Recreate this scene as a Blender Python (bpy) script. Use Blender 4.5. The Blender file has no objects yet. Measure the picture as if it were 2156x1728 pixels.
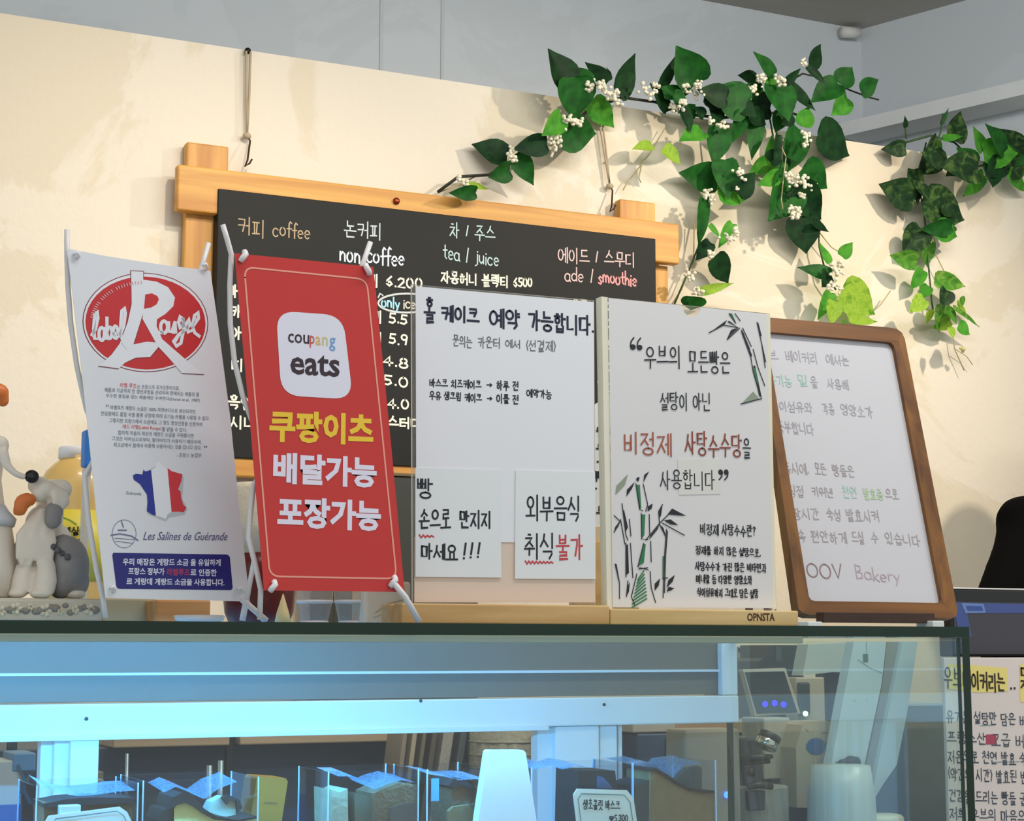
import bpy, bmesh, math, random
from mathutils import Vector, Matrix
random.seed(7)
SC = bpy.context.scene
COL = SC.collection
# ------------------------------------------------------------------ camera
F, CX, CY = 3700.0, 1078.0, 864.0
EYE = Vector((0, 0, 1.225))
_x = Vector((7822, -504, -F)).normalized()
_h = Vector((0, -504, -F)).normalized()
_z = _x.cross(_h).normalized()
if _z.y < 0: _z = -_z
_y = _z.cross(_x)
ROT = Matrix((_x, _y, _z))            # camera axes -> world axes
cam = bpy.data.cameras.new('camera'); co = bpy.data.objects.new('camera', cam); COL.objects.link(co)
cam.sensor_fit = 'HORIZONTAL'; cam.sensor_width = 36.0; cam.lens = 36.0*F/2156.0
cam.clip_start = 0.05; cam.clip_end = 60
co.matrix_world = Matrix.Translation(EYE) @ ROT.to_4x4()
SC.camera = co
SC.view_settings.view_transform = 'Standard'; SC.view_settings.look = 'None'
SC.view_settings.gamma = 1.0; SC.view_settings.use_curve_mapping = False
SC.view_settings.exposure = 0.0
try:
    SC.cycles.transparent_max_bounces = 40; SC.cycles.max_bounces = 10
except Exception: pass
# ------------------------------------------------------------------ world, room lamps and an added fill light
W = bpy.data.worlds.new('world'); SC.world = W; W.use_nodes = True
bg = W.node_tree.nodes['Background']
bg.inputs[0].default_value = (0.94, 0.97, 1.0, 1); bg.inputs[1].default_value = 0.80
def spot(name, loc, target, power, color, angle, blend=0.8, r=0.02):
    l = bpy.data.lights.new(name, 'SPOT'); l.energy = power; l.color = color
    l.spot_size = math.radians(angle); l.spot_blend = blend; l.shadow_soft_size = r
    o = bpy.data.objects.new(name, l); COL.objects.link(o); o.location = loc
    o.rotation_euler = (Vector(target)-Vector(loc)).to_track_quat('-Z', 'Y').to_euler()
    return o
spot('ceiling_spot_lamp', (2.45, 1.70, 2.62), (1.75, 2.95, 1.45), 72, (1.0, 0.875, 0.71), 88, 0.9, 0.025)
spot('ceiling_spot_lamp', (0.95, 1.75, 2.62), (0.55, 2.95, 1.35), 36, (1.0, 0.86, 0.67), 80, 1.0, 0.03)
def area(name, loc, direction, sx, sy, power, color):
    l = bpy.data.lights.new(name, 'AREA'); l.shape = 'RECTANGLE'; l.size = sx; l.size_y = sy; l.energy = power; l.color = color
    o = bpy.data.objects.new(name, l); COL.objects.link(o); o.location = loc
    o.rotation_euler = Vector(direction).to_track_quat('-Z', 'Y').to_euler(); return o
area('upper_wall_fill', (1.3, 1.15, 2.63), (0, 0.85, -0.5), 1.8, 0.14, 21, (1.0, 0.98, 0.94))  # added fill light, brightens the grey upper wall; not a fixture of the room
# ------------------------------------------------------------------ helpers: pixels of the photograph -> points on a real plane
def ray(px, py):
    return ROT @ Vector((px-CX, CY-py, -F))
def U(px, py, Y):
    d = ray(px, py); return EYE + d*((Y-EYE.y)/d.y)
def mpp(px, py, Y):                    # metres per pixel there
    d = ray(px, py); return (Y-EYE.y)/d.y
class PL:
    def __init__(s, o, ux, uy):
        s.o = Vector(o); s.ux = Vector(ux).normalized(); s.uy = Vector(uy).normalized()
        s.n = s.ux.cross(s.uy).normalized()
        if s.n.dot(EYE-s.o) < 0: s.n = -s.n
    def w(s, px, py, d=0.0):
        r = ray(px, py); t = (s.o-EYE).dot(s.n)/r.dot(s.n)
        return EYE + r*t + s.n*d
    def m(s, px, py):
        r = ray(px, py); return (s.o-EYE).dot(s.n)/r.dot(s.n)
ZUP = Vector((0, 0, 1))
def YP(Y): return PL((0, Y, 0), (1, 0, 0), ZUP)
def lin(c):
    if isinstance(c, str):
        c = c.lstrip('#'); c = [int(c[i:i+2], 16)/255 for i in (0, 2, 4)]
    return tuple((x/12.92 if x <= 0.04045 else ((x+0.055)/1.055)**2.4) for x in c)
# ------------------------------------------------------------------ materials
MT = {}
def mat(name, col, rough=0.6, metal=0.0, var=0.06, scale=18.0, bump=0.0, bscale=120.0, emit=None, es=1.0, spec=0.5, trans=None, coat=0.0):
    if name in MT: return MT[name]
    m = bpy.data.materials.new(name); m.use_nodes = True; nt = m.node_tree; N = nt.nodes; L = nt.links
    b = N['Principled BSDF']; c = lin(col)
    b.inputs['Roughness'].default_value = rough; b.inputs['Metallic'].default_value = metal
    b.inputs['Specular IOR Level'].default_value = spec
    b.inputs['Coat Weight'].default_value = coat
    tc = N.new('ShaderNodeTexCoord')
    nz = N.new('ShaderNodeTexNoise'); nz.inputs['Scale'].default_value = scale; nz.inputs['Detail'].default_value = 5
    L.new(tc.outputs['Object'], nz.inputs['Vector'])
    mx = N.new('ShaderNodeMix'); mx.data_type = 'RGBA'
    mx.inputs[6].default_value = (*[x*(1-var) for x in c], 1); mx.inputs[7].default_value = (*[min(1, x*(1+var)) for x in c], 1)
    L.new(nz.outputs['Fac'], mx.inputs[0]); L.new(mx.outputs[2], b.inputs['Base Color'])
    if bump > 0:
        n2 = N.new('ShaderNodeTexNoise'); n2.inputs['Scale'].default_value = bscale; n2.inputs['Detail'].default_value = 4
        L.new(tc.outputs['Object'], n2.inputs['Vector'])
        bp = N.new('ShaderNodeBump'); bp.inputs['Strength'].default_value = bump; bp.inputs['Distance'].default_value = 0.004
        L.new(n2.outputs['Fac'], bp.inputs['Height']); L.new(bp.outputs['Normal'], b.inputs['Normal'])
    if emit:
        b.inputs['Emission Color'].default_value = (*lin(emit), 1); b.inputs['Emission Strength'].default_value = es
    if trans:
        b.inputs['Subsurface Weight'].default_value = 0.0
    MT[name] = m; return m
def wood(name, c1, c2, axis='X', scale=1.0, rough=0.5):
    if name in MT: return MT[name]
    m = bpy.data.materials.new(name); m.use_nodes = True; nt = m.node_tree; N = nt.nodes; L = nt.links
    b = N['Principled BSDF']; b.inputs['Roughness'].default_value = rough
    tc = N.new('ShaderNodeTexCoord'); mp = N.new('ShaderNodeMapping'); L.new(tc.outputs['Object'], mp.inputs[0])
    s = {'X': (2.2, 38, 38), 'Z': (38, 38, 2.2), 'Y': (38, 2.2, 38)}[axis]
    mp.inputs['Scale'].default_value = tuple(k*scale for k in s)
    nz = N.new('ShaderNodeTexNoise'); nz.inputs['Scale'].default_value = 1.0; nz.inputs['Detail'].default_value = 6; nz.inputs['Distortion'].default_value = 0.6
    L.new(mp.outputs[0], nz.inputs['Vector'])
    cr = N.new('ShaderNodeValToRGB'); cr.color_ramp.elements[0].position = 0.32; cr.color_ramp.elements[1].position = 0.68
    cr.color_ramp.elements[0].color = (*lin(c1), 1); cr.color_ramp.elements[1].color = (*lin(c2), 1)
    L.new(nz.outputs['Fac'], cr.inputs[0]); L.new(cr.outputs[0], b.inputs['Base Color'])
    MT[name] = m; return m
def glass(name, tint=(0.93, 0.985, 0.965), gloss=1.0, ior=1.5, haze=None):
    if name in MT: return MT[name]
    m = bpy.data.materials.new(name); m.use_nodes = True; nt = m.node_tree; N = nt.nodes; L = nt.links
    for n in list(N): N.remove(n)
    out = N.new('ShaderNodeOutputMaterial'); tr = N.new('ShaderNodeBsdfTransparent'); tr.inputs[0].default_value = (*tint, 1)
    gl = N.new('ShaderNodeBsdfGlossy'); gl.inputs['Roughness'].default_value = 0.02; gl.inputs[0].default_value = (gloss*.75, gloss*.75, gloss*.75, 1)
    fr = N.new('ShaderNodeFresnel'); ge = N.new('ShaderNodeNewGeometry'); mr = N.new('ShaderNodeMapRange'); mr.inputs[3].default_value = ior; mr.inputs[4].default_value = 1/ior   # a thin pane: the same reflection from both faces
    L.new(ge.outputs['Backfacing'], mr.inputs[0]); L.new(mr.outputs[0], fr.inputs[0])
    mx = N.new('ShaderNodeMixShader'); L.new(fr.outputs[0], mx.inputs[0]); L.new(tr.outputs[0], mx.inputs[1]); L.new(gl.outputs[0], mx.inputs[2])
    last = mx
    if haze:
        df = N.new('ShaderNodeBsdfDiffuse'); df.inputs[0].default_value = (*haze[0], 1)
        tl = N.new('ShaderNodeBsdfTranslucent'); tl.inputs[0].default_value = (*haze[0], 1)
        ad = N.new('ShaderNodeMixShader'); ad.inputs[0].default_value = 0.5; L.new(df.outputs[0], ad.inputs[1]); L.new(tl.outputs[0], ad.inputs[2])
        m2 = N.new('ShaderNodeMixShader')
        nz = N.new('ShaderNodeTexNoise'); nz.inputs['Scale'].default_value = 30
        ml = N.new('ShaderNodeMath'); ml.operation = 'MULTIPLY'; ml.inputs[1].default_value = haze[1]*2
        L.new(nz.outputs['Fac'], ml.inputs[0]); L.new(ml.outputs[0], m2.inputs[0])
        L.new(mx.outputs[0], m2.inputs[1]); L.new(ad.outputs[0], m2.inputs[2]); last = m2
    L.new(last.outputs[0], out.inputs[0]); MT[name] = m; return m
# ------------------------------------------------------------------ mesh collector
WL = {}
class MB:
    def __init__(s): s.v = []; s.f = []; s.mi = []
    def poly(s, pts, m=0):
        k = len(s.v); s.v += [Vector(p) for p in pts]; s.f.append(tuple(range(k, k+len(pts)))); s.mi.append(m); return s
    def add(s, vs, fs, m=0):
        k = len(s.v); s.v += [Vector(p) for p in vs]
        for f in fs: s.f.append(tuple(i+k for i in f)); s.mi.append(m)
        return s
    def box(s, lo, hi, bev=0.0, m=0, rot=None, piv=None):
        lo = Vector(lo); hi = Vector(hi); bm = bmesh.new(); bmesh.ops.create_cube(bm, size=1)
        c = (lo+hi)/2; d = hi-lo
        for v in bm.verts: v.co = Vector((v.co.x*d.x, v.co.y*d.y, v.co.z*d.z))
        if bev > 0: bmesh.ops.bevel(bm, geom=bm.edges[:], offset=min(bev, min(abs(x) for x in d)*0.45), segments=2, affect='EDGES', profile=0.5)
        bm.verts.index_update(); pv = Vector(piv) if piv is not None else c
        vs = [v.co+c for v in bm.verts]
        if rot is not None: vs = [pv + rot @ (p-pv) for p in vs]
        s.add(vs, [[v.index for v in f.verts] for f in bm.faces], m); bm.free(); return s
    def prism(s, pts, off, m=0, me=None):       # outline pts pushed by off (a vector)
        pts = [Vector(p) for p in pts]; off = Vector(off); n = len(pts); k = len(s.v)
        s.v += pts + [p+off for p in pts]
        s.f.append(tuple(range(k, k+n))); s.mi.append(m)
        s.f.append(tuple(reversed(range(k+n, k+2*n)))); s.mi.append(m)
        for i in range(n):
            j = (i+1) % n; s.f.append((k+i, k+n+i, k+n+j, k+j)); s.mi.append(m if me is None else me)
        return s
    def tube(s, pts, r, n=8, m=0):
        pts = [Vector(p) for p in pts]; k = len(s.v); N = len(pts)
        rs = r if isinstance(r, (list, tuple)) else [r]*N
        prev = None
        for i, p in enumerate(pts):
            t = (pts[min(i+1, N-1)]-pts[max(i-1, 0)]).normalized()
            a = prev if prev is not None else (Vector((0, 0, 1)) if abs(t.z) < 0.9 else Vector((1, 0, 0)))
            e1 = (a - t*a.dot(t)).normalized(); e2 = t.cross(e1); prev = e1
            for q in range(n):
                an = 2*math.pi*q/n; s.v.append(p + (e1*math.cos(an)+e2*math.sin(an))*rs[i])
        for i in range(N-1):
            for q in range(n):
                w = (q+1) % n; s.f.append((k+i*n+q, k+i*n+w, k+(i+1)*n+w, k+(i+1)*n+q)); s.mi.append(m)
        s.f.append(tuple(k+q for q in reversed(range(n)))); s.mi.append(m)
        s.f.append(tuple(k+(N-1)*n+q for q in range(n))); s.mi.append(m); return s
    def lathe(s, prof, c, n=28, m=0, ms=None):
        c = Vector(c); k = len(s.v)
        for (r, z) in prof:
            for q in range(n):
                a = 2*math.pi*q/n; s.v.append(c+Vector((r*math.cos(a), r*math.sin(a), z)))
        for i in range(len(prof)-1):
            for q in range(n):
                w = (q+1) % n; s.f.append((k+i*n+q, k+i*n+w, k+(i+1)*n+w, k+(i+1)*n+q)); s.mi.append(ms[i] if ms else m)
        if prof[0][0] > 1e-5: s.f.append(tuple(k+q for q in reversed(range(n)))); s.mi.append(ms[0] if ms else m)
        if prof[-1][0] > 1e-5: s.f.append(tuple(k+(len(prof)-1)*n+q for q in range(n))); s.mi.append(ms[-1] if ms else m)
        return s
    def ell(s, c, r, nu=14, nv=9, m=0, rot=None):
        c = Vector(c); r = Vector(r) if not isinstance(r, (int, float)) else Vector((r, r, r)); k = len(s.v)
        def P(a, b):
            p = Vector((r.x*math.cos(a)*math.sin(b), r.y*math.sin(a)*math.sin(b), r.z*math.cos(b)))
            return c + (rot @ p if rot else p)
        s.v.append(P(0, 0))
        for j in range(1, nv):
            for i in range(nu): s.v.append(P(2*math.pi*i/nu, math.pi*j/nv))
        s.v.append(P(0, math.pi)); e = len(s.v)-1
        for i in range(nu):
            w = (i+1) % nu; s.f.append((k, k+1+i, k+1+w)); s.mi.append(m)
            for j in range(nv-2): s.f.append((k+1+j*nu+i, k+1+(j+1)*nu+i, k+1+(j+1)*nu+w, k+1+j*nu+w)); s.mi.append(m)
            s.f.append((e, k+1+(nv-2)*nu+w, k+1+(nv-2)*nu+i)); s.mi.append(m)
        return s
    def build(s, name, mats, parent=None, smooth=False, kind=None, fix=True):
        if not isinstance(mats, (list, tuple)): mats = [mats]
        xs = [p.x for p in s.v]; ys = [p.y for p in s.v]; zs = [p.z for p in s.v]
        o0 = Vector(((min(xs)+max(xs))/2, (min(ys)+max(ys))/2, min(zs)))
        me = bpy.data.meshes.new(name); me.from_pydata([p-o0 for p in s.v], [], s.f)
        for mm in mats: me.materials.append(mm)
        me.polygons.foreach_set('material_index', s.mi)
        if smooth: me.polygons.foreach_set('use_smooth', [True]*len(s.f))
        if fix:
            bm = bmesh.new(); bm.from_mesh(me); bmesh.ops.recalc_face_normals(bm, faces=bm.faces[:]); bm.to_mesh(me); bm.free()
        me.update(); return put(name, me, o0, parent, kind)
def put(name, me, o0, parent=None, kind=None):
    o = bpy.data.objects.new(name, me); COL.objects.link(o); WL[o.name] = Vector(o0)
    if parent is not None: o.parent = parent; o.location = Vector(o0)-WL[parent.name]
    else: o.location = o0
    if kind: o['kind'] = kind
    return o
def tag(o, label, cat, group=None):
    o['label'] = label; o['category'] = cat
    if group: o['group'] = group
    return o
def thing(name, loc, label, cat, group=None):
    o = bpy.data.objects.new(name, None); COL.objects.link(o); o.empty_display_size = 0.02
    o.location = loc; WL[o.name] = Vector(loc); return tag(o, label, cat, group)
def struct(o): o['kind'] = 'structure'; return o
def blob(parts, name, m, parent=None, voxel=0.003):
    """several ellipsoids / tubes fused into one continuous skin"""
    mb = MB()
    for p in parts:
        if p[0] == 'e': mb.ell(p[1], p[2], 20, 14, rot=p[3] if len(p) > 3 else None)
        else: mb.tube(p[1], p[2], 12)
    o = mb.build(name, m, parent, True)
    r = o.modifiers.new('r', 'REMESH'); r.mode = 'VOXEL'; r.voxel_size = voxel; r.use_smooth_shade = True
    sm = o.modifiers.new('s', 'SMOOTH'); sm.iterations = 6; sm.factor = 0.5
    dg = bpy.context.evaluated_depsgraph_get(); me = bpy.data.meshes.new_from_object(o.evaluated_get(dg))
    o.modifiers.clear(); o.data = me
    return o
# ------------------------------------------------------------------ handwriting: stroke alphabet (hangul jamo and latin)
def arc(cx, cy, rx, ry, a0=0, a1=360, n=12):
    return [(cx+rx*math.cos(math.radians(a0+(a1-a0)*i/n)), cy+ry*math.sin(math.radians(a0+(a1-a0)*i/n))) for i in range(n+1)]
J = {
 'ㄱ': [[(.05, .1), (.92, .08), (.9, .4), (.65, .98)]], 'ㄴ': [[(.1, 0), (.12, .88), (.98, .84)]],
 'ㄷ': [[(.95, .06), (.1, .08), (.1, .92), (.98, .88)]], 'ㄹ': [[(.1, .05), (.9, .05), (.88, .46), (.12, .5), (.1, .95), (.98, .9)]],
 'ㅁ': [[(.1, .05), (.92, .08), (.88, .95), (.14, .93), (.1, .05)]], 'ㅂ': [[(.12, 0), (.14, .95), (.86, .93), (.9, 0)], [(.13, .5), (.88, .48)]],
 'ㅅ': [[(.52, 0), (.4, .5), (.02, 1)], [(.44, .42), (.98, .96)]], 'ㅇ': [arc(.5, .5, .46, .46, -90, 270)],
 'ㅈ': [[(.06, .08), (.9, .06), (.52, .5), (.04, 1)], [(.5, .5), (.96, .98)]],
 'ㅋ': [[(.05, .08), (.92, .06), (.9, .4), (.65, .98)], [(.08, .5), (.85, .46)]],
 'ㅌ': [[(.95, .05), (.1, .07), (.1, .93), (.98, .89)], [(.12, .5), (.85, .48)]],
 'ㅍ': [[(.04, .08), (.96, .06)], [(.32, .1), (.36, .88)], [(.7, .1), (.64, .88)], [(0, .92), (1, .88)]],
 'ㅎ': [[(.36, 0), (.64, .02)], [(.06, .26), (.94, .24)], arc(.5, .7, .32, .28, -90, 270)],
}
J['ㅊ'] = [[(.35, -.05), (.66, -.03)]] + [[(x, .2+y*.8) for x, y in s] for s in J['ㅈ']]
def _dbl(c): return [[(x*.46, y) for x, y in s] for s in J[c]] + [[(.54+x*.46, y) for x, y in s] for s in J[c]]
for a, b in zip('ㄲㄸㅃㅆㅉ', 'ㄱㄷㅂㅅㅈ'): J[a] = _dbl(b)
V = {
 'ㅏ': [[(.3, 0), (.3, 1)], [(.3, .48), (.95, .46)]], 'ㅑ': [[(.3, 0), (.3, 1)], [(.3, .36), (.95, .35)], [(.3, .6), (.95, .59)]],
 'ㅐ': [[(.15, .05), (.15, .95)], [(.15, .5), (.75, .48)], [(.75, 0), (.75, 1)]], 'ㅒ': [[(.15, .05), (.15, .95)], [(.15, .38), (.75, .37)], [(.15, .6), (.75, .59)], [(.75, 0), (.75, 1)]],
 'ㅓ': [[(.75, 0), (.75, 1)], [(.1, .5), (.75, .48)]], 'ㅕ': [[(.75, 0), (.75, 1)], [(.1, .36), (.75, .35)], [(.1, .6), (.75, .59)]],
 'ㅔ': [[(.5, .05), (.5, .95)], [(0, .5), (.5, .48)], [(.95, 0), (.95, 1)]], 'ㅖ': [[(.5, .05), (.5, .95)], [(0, .38), (.5, .36)], [(0, .6), (.5, .58)], [(.95, 0), (.95, 1)]],
 'ㅣ': [[(.6, 0), (.6, 1)]],
 'ㅗ': [[(.5, 0), (.5, .82)], [(0, .88), (1, .84)]], 'ㅛ': [[(.33, 0), (.33, .82)], [(.68, 0), (.68, .82)], [(0, .88), (1, .84)]],
 'ㅜ': [[(0, .2), (1, .16)], [(.52, .2), (.5, 1)]], 'ㅠ': [[(0, .2), (1, .16)], [(.33, .2), (.3, 1)], [(.68, .2), (.68, 1)]], 'ㅡ': [[(0, .5), (1, .46)]],
}
CM = {'ㅘ': 'ㅗㅏ', 'ㅙ': 'ㅗㅐ', 'ㅚ': 'ㅗㅣ', 'ㅝ': 'ㅜㅓ', 'ㅞ': 'ㅜㅔ', 'ㅟ': 'ㅜㅣ', 'ㅢ': 'ㅡㅣ'}
LI = 'ㄱㄲㄴㄷㄸㄹㅁㅂㅃㅅㅆㅇㅈㅉㅊㅋㅌㅍㅎ'; LV = 'ㅏㅐㅑㅒㅓㅔㅕㅖㅗㅘㅙㅚㅛㅜㅝㅞㅟㅠㅡㅢㅣ'
LF = ['', 'ㄱ', 'ㄲ', 'ㄱㅅ', 'ㄴ', 'ㄴㅈ', 'ㄴㅎ', 'ㄷ', 'ㄹ', 'ㄹㄱ', 'ㄹㅁ', 'ㄹㅂ', 'ㄹㅅ', 'ㄹㅌ', 'ㄹㅍ', 'ㄹㅎ', 'ㅁ', 'ㅂ', 'ㅂㅅ', 'ㅅ', 'ㅆ', 'ㅇ', 'ㅈ', 'ㅊ', 'ㅋ', 'ㅌ', 'ㅍ', 'ㅎ']
def _fit(ss, b): return [[(b[0]+x*(b[2]-b[0]), b[1]+y*(b[3]-b[1])) for x, y in s] for s in ss]
def hangul(ch):
    n = ord(ch)-0xAC00; i = LI[n//588]; v = LV[(n % 588)//28]; f = LF[n % 28]; R = []
    if v in CM:
        h, w = CM[v]
        if f: R = _fit(J[i], (.08, 0, .56, .34)) + _fit(V[h], (.02, .36, .66, .58)) + _fit(V[w], (.7, 0, .96, .62))
        else: R = _fit(J[i], (.08, .05, .58, .5)) + _fit(V[h], (.0, .52, .66, .86)) + _fit(V[w], (.7, 0, .96, 1))
    elif v in 'ㅗㅛㅜㅠㅡ':
        if f: R = _fit(J[i], (.2, 0, .78, .34)) + _fit(V[v], (.02, .38, .98, .62))
        else: R = _fit(J[i], (.18, .03, .8, .5)) + _fit(V[v], (.02, .54, .98, 1))
    else:
        if f: R = _fit(J[i], (.04, .04, .56, .54)) + _fit(V[v], (.6, 0, .96, .6))
        else: R = _fit(J[i], (.04, .12, .56, .86)) + _fit(V[v], (.6, 0, .96, 1))
    if f:
        b = (.18, .68, .86, 1)
        if len(f) == 1: R += _fit(J[f], b)
        else: R += _fit(J[f[0]], (.1, .68, .48, 1)) + _fit(J[f[1]], (.54, .68, .92, 1))
    return R
def bowl(a0, a1, cx=.25, rx=.22): return arc(cx, .6, rx, .2, a0, a1, 10)
LT = {
 'a': (.55, [bowl(-40, -320), [(.46, .42), (.46, .72), (.53, .8)]]), 'b': (.55, [[(.08, .05), (.08, .8)], bowl(-150, 150, .28, .2)]),
 'c': (.5, [bowl(-40, -320)]), 'd': (.55, [bowl(-40, -320), [(.46, .05), (.46, .8)]]), 'e': (.52, [[(.05, .6), (.45, .58)] + bowl(0, -310, .25, .2)]),
 'f': (.42, [[(.42, .12), (.3, .05), (.2, .15), (.2, .82)], [(.03, .42), (.4, .4)]]), 'g': (.55, [bowl(-40, -320), [(.46, .42), (.46, .9), (.3, 1.02), (.06, .96)]]),
 'h': (.55, [[(.08, .05), (.08, .8)], [(.08, .55), (.25, .4), (.42, .5), (.44, .8)]]), 'i': (.22, [[(.1, .42), (.1, .8)], [(.1, .24), (.11, .27)]]),
 'j': (.3, [[(.2, .42), (.2, .92), (.02, 1)], [(.2, .24), (.21, .27)]]), 'k': (.5, [[(.08, .05), (.08, .8)], [(.42, .4), (.1, .6), (.44, .8)]]),
 'l': (.22, [[(.1, .05), (.1, .8)]]), 'm': (.78, [[(.06, .42), (.06, .8)], [(.06, .52), (.2, .4), (.34, .5), (.35, .8)], [(.35, .52), (.5, .4), (.66, .5), (.68, .8)]]),
 'n': (.55, [[(.08, .42), (.08, .8)], [(.08, .55), (.25, .4), (.42, .5), (.44, .8)]]), 'o': (.55, [bowl(-90, 270)]),
 'p': (.55, [[(.08, .42), (.08, 1)], bowl(-150, 150, .28, .2)]), 'r': (.4, [[(.08, .42), (.08, .8)], [(.08, .55), (.22, .42), (.36, .42)]]),
 's': (.45, [[(.38, .46), (.22, .4), (.08, .48), (.2, .59), (.36, .68), (.26, .8), (.04, .75)]]), 't': (.42, [[(.2, .15), (.2, .72), (.34, .8)], [(.03, .4), (.38, .38)]]),
 'u': (.55, [[(.07, .42), (.08, .68), (.24, .8), (.42, .68)], [(.44, .42), (.44, .8)]]), 'v': (.48, [[(.04, .42), (.23, .8), (.43, .42)]]),
 'y': (.5, [[(.04, .42), (.24, .74)], [(.44, .42), (.14, 1.02)]]), 'z': (.45, [[(.05, .42), (.4, .42), (.05, .8), (.42, .8)]]), 'w': (.7, [[(.04, .42), (.18, .8), (.33, .48), (.47, .8), (.64, .42)]]),
 'O': (.8, [arc(.38, .44, .34, .38, -90, 270, 16)]), 'V': (.66, [[(.04, .08), (.32, .82), (.62, .06)]]), 'B': (.6, [[(.1, .06), (.1, .82)], [(.1, .08), (.42, .12), (.42, .34), (.12, .42), (.5, .5), (.5, .74), (.1, .82)]]),
 'K': (.6, [[(.1, .06), (.1, .82)], [(.52, .06), (.12, .46), (.56, .82)]]), 'L': (.5, [[(.1, .06), (.1, .8), (.46, .8)]]),
 '0': (.52, [arc(.25, .44, .2, .37, -90, 270)]), '1': (.3, [[(.08, .2), (.2, .08), (.2, .82)]]), '2': (.52, [[(.06, .22), (.2, .08), (.4, .14), (.4, .36), (.06, .8), (.48, .8)]]),
 '3': (.5, [[(.06, .14), (.3, .08), (.42, .24), (.18, .42), (.44, .6), (.3, .82), (.04, .74)]]), '4': (.54, [[(.34, .82), (.34, .08), (.04, .56), (.5, .56)]]),
 '5': (.52, [[(.44, .08), (.12, .08), (.1, .4), (.36, .42), (.42, .66), (.26, .82), (.04, .76)]]), '6': (.52, [[(.38, .08), (.12, .4), (.1, .68), (.26, .82), (.42, .66), (.3, .48), (.1, .58)]]),
 '7': (.5, [[(.05, .1), (.45, .08), (.2, .82)]]), '8': (.5, [arc(.24, .26, .16, .18, -90, 270), arc(.24, .63, .2, .19, -90, 270)]), '9': (.5, [arc(.24, .28, .18, .2, 0, 360), [(.42, .28), (.34, .82)]]),
 '.': (.22, [[(.08, .8), (.12, .8)]]), ',': (.22, [[(.12, .76), (.06, .9)]]), '/': (.42, [[(.28, .12), (.12, .84)]]), '!': (.36, [[(.22, .04), (.14, .62)], [(.1, .8), (.13, .8)]]),
 '?': (.5, [[(.06, .2), (.22, .05), (.4, .16), (.24, .4), (.22, .58)], [(.2, .78), (.23, .78)]]), '(': (.3, [[(.24, .0), (.08, .4), (.22, .92)]]), ')': (.3, [[(.06, .0), (.22, .4), (.08, .92)]]),
 '>': (.9, [[(.08, .5), (.8, .5)], [(.55, .32), (.8, .5), (.55, .7)]]), '-': (.4, [[(.06, .5), (.34, .5)]]), ' ': (.42, []), '~': (.5, [[(.02, .55), (.14, .45), (.3, .55), (.46, .44)]]),
 'H': (.62, [[(.32, .8), (.06, .5), (.1, .3), (.24, .28), (.32, .42), (.42, .28), (.56, .3), (.6, .5), (.32, .8)], [(.2, .4), (.3, .7), (.46, .4), (.32, .55)]]),
}
class Ink:
    """flat marks on one plane, kept as one mesh of ribbons"""
    def __init__(s, pl, d=0.0006): s.pl = pl; s.mb = MB(); s.all = [s.mb]; s.d = d; s.k = 0
    def ribbon(s, pts, w):               # pts: world points on the plane
        n = s.pl.n; w *= 0.5; off = n*(s.d + 0.00001*(s.k % 7)); s.k += 1
        q = [p for i, p in enumerate(pts) if i == 0 or (p-pts[i-1]).length > 1e-6]
        if len(q) == 1: q.append(q[0]+s.pl.ux*w*0.3)
        L = []; R = []
        for i, p in enumerate(q):
            t = (q[min(i+1, len(q)-1)]-q[max(i-1, 0)])
            if t.length < 1e-9: t = q[i]-q[i-1]
            t.normalize(); e = n.cross(t); kk = 1.0
            if 0 < i < len(q)-1:
                a = (q[i]-q[i-1]).normalized(); kk = 1/max(0.62, abs(a.dot(t)))
            pp = p
            if i == 0: pp = p - t*w*0.7
            if i == len(q)-1: pp = p + t*w*0.7
            L.append(pp+e*w*kk+off); R.append(pp-e*w*kk+off)
        k = len(s.mb.v); m = len(L); s.mb.v += L+R
        for i in range(m-1): s.mb.f.append((k+i, k+i+1, k+m+i+1, k+m+i)); s.mb.mi.append(0)
    def line(s, pxs, wpx):
        P = [s.pl.w(*p) for p in pxs]; s.ribbon(P, wpx*s.pl.m(*pxs[0])); return s
    def fill(s, pxs, d=0.0):
        s.mb.poly([s.pl.w(p[0], p[1], s.d+d) for p in pxs]); return s
    def text(s, t, a, b, h, w, jit=0.03):  # from pixel a to pixel b (centre line), h and w in pixels
        keep = s.mb; s.mb = MB(); s.all.append(s.mb)
        A = s.pl.w(*a); B = s.pl.w(*b); m = s.pl.m((a[0]+b[0])/2, (a[1]+b[1])/2)
        G = []; x = 0.0
        for ch in t:
            if 0xAC00 <= ord(ch) <= 0xD7A3: G.append((x, hangul(ch), 1)); x += 1.0
            else:
                adv, ss = LT.get(ch, LT[' ']); G.append((x, ss, 0)); x += adv*1.05
        e1 = (B-A)/max(x, 0.01); e2 = s.pl.uy*(h*m); rnd = random.Random(len(t)*31+int(a[0]))
        for gx, ss, han in G:
            oy = rnd.uniform(-.05, .05); sc = rnd.uniform(.93, 1.03)
            for st in ss:
                jx, jy = rnd.uniform(-jit, jit), rnd.uniform(-jit, jit)
                s.ribbon([A + e1*(gx+(x_*0.93 if han else x_)+jx*.6) + e2*(0.5-((y_-.5)*sc+.5)+oy+jy*.6) for x_, y_ in st], w*m)
        s.mb = keep; return s
    def build(s, name, m, parent):
        for mb in s.all:
            if mb.f: o = mb.build(name, m, parent, fix=False)
        return o
_FC = {}
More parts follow.
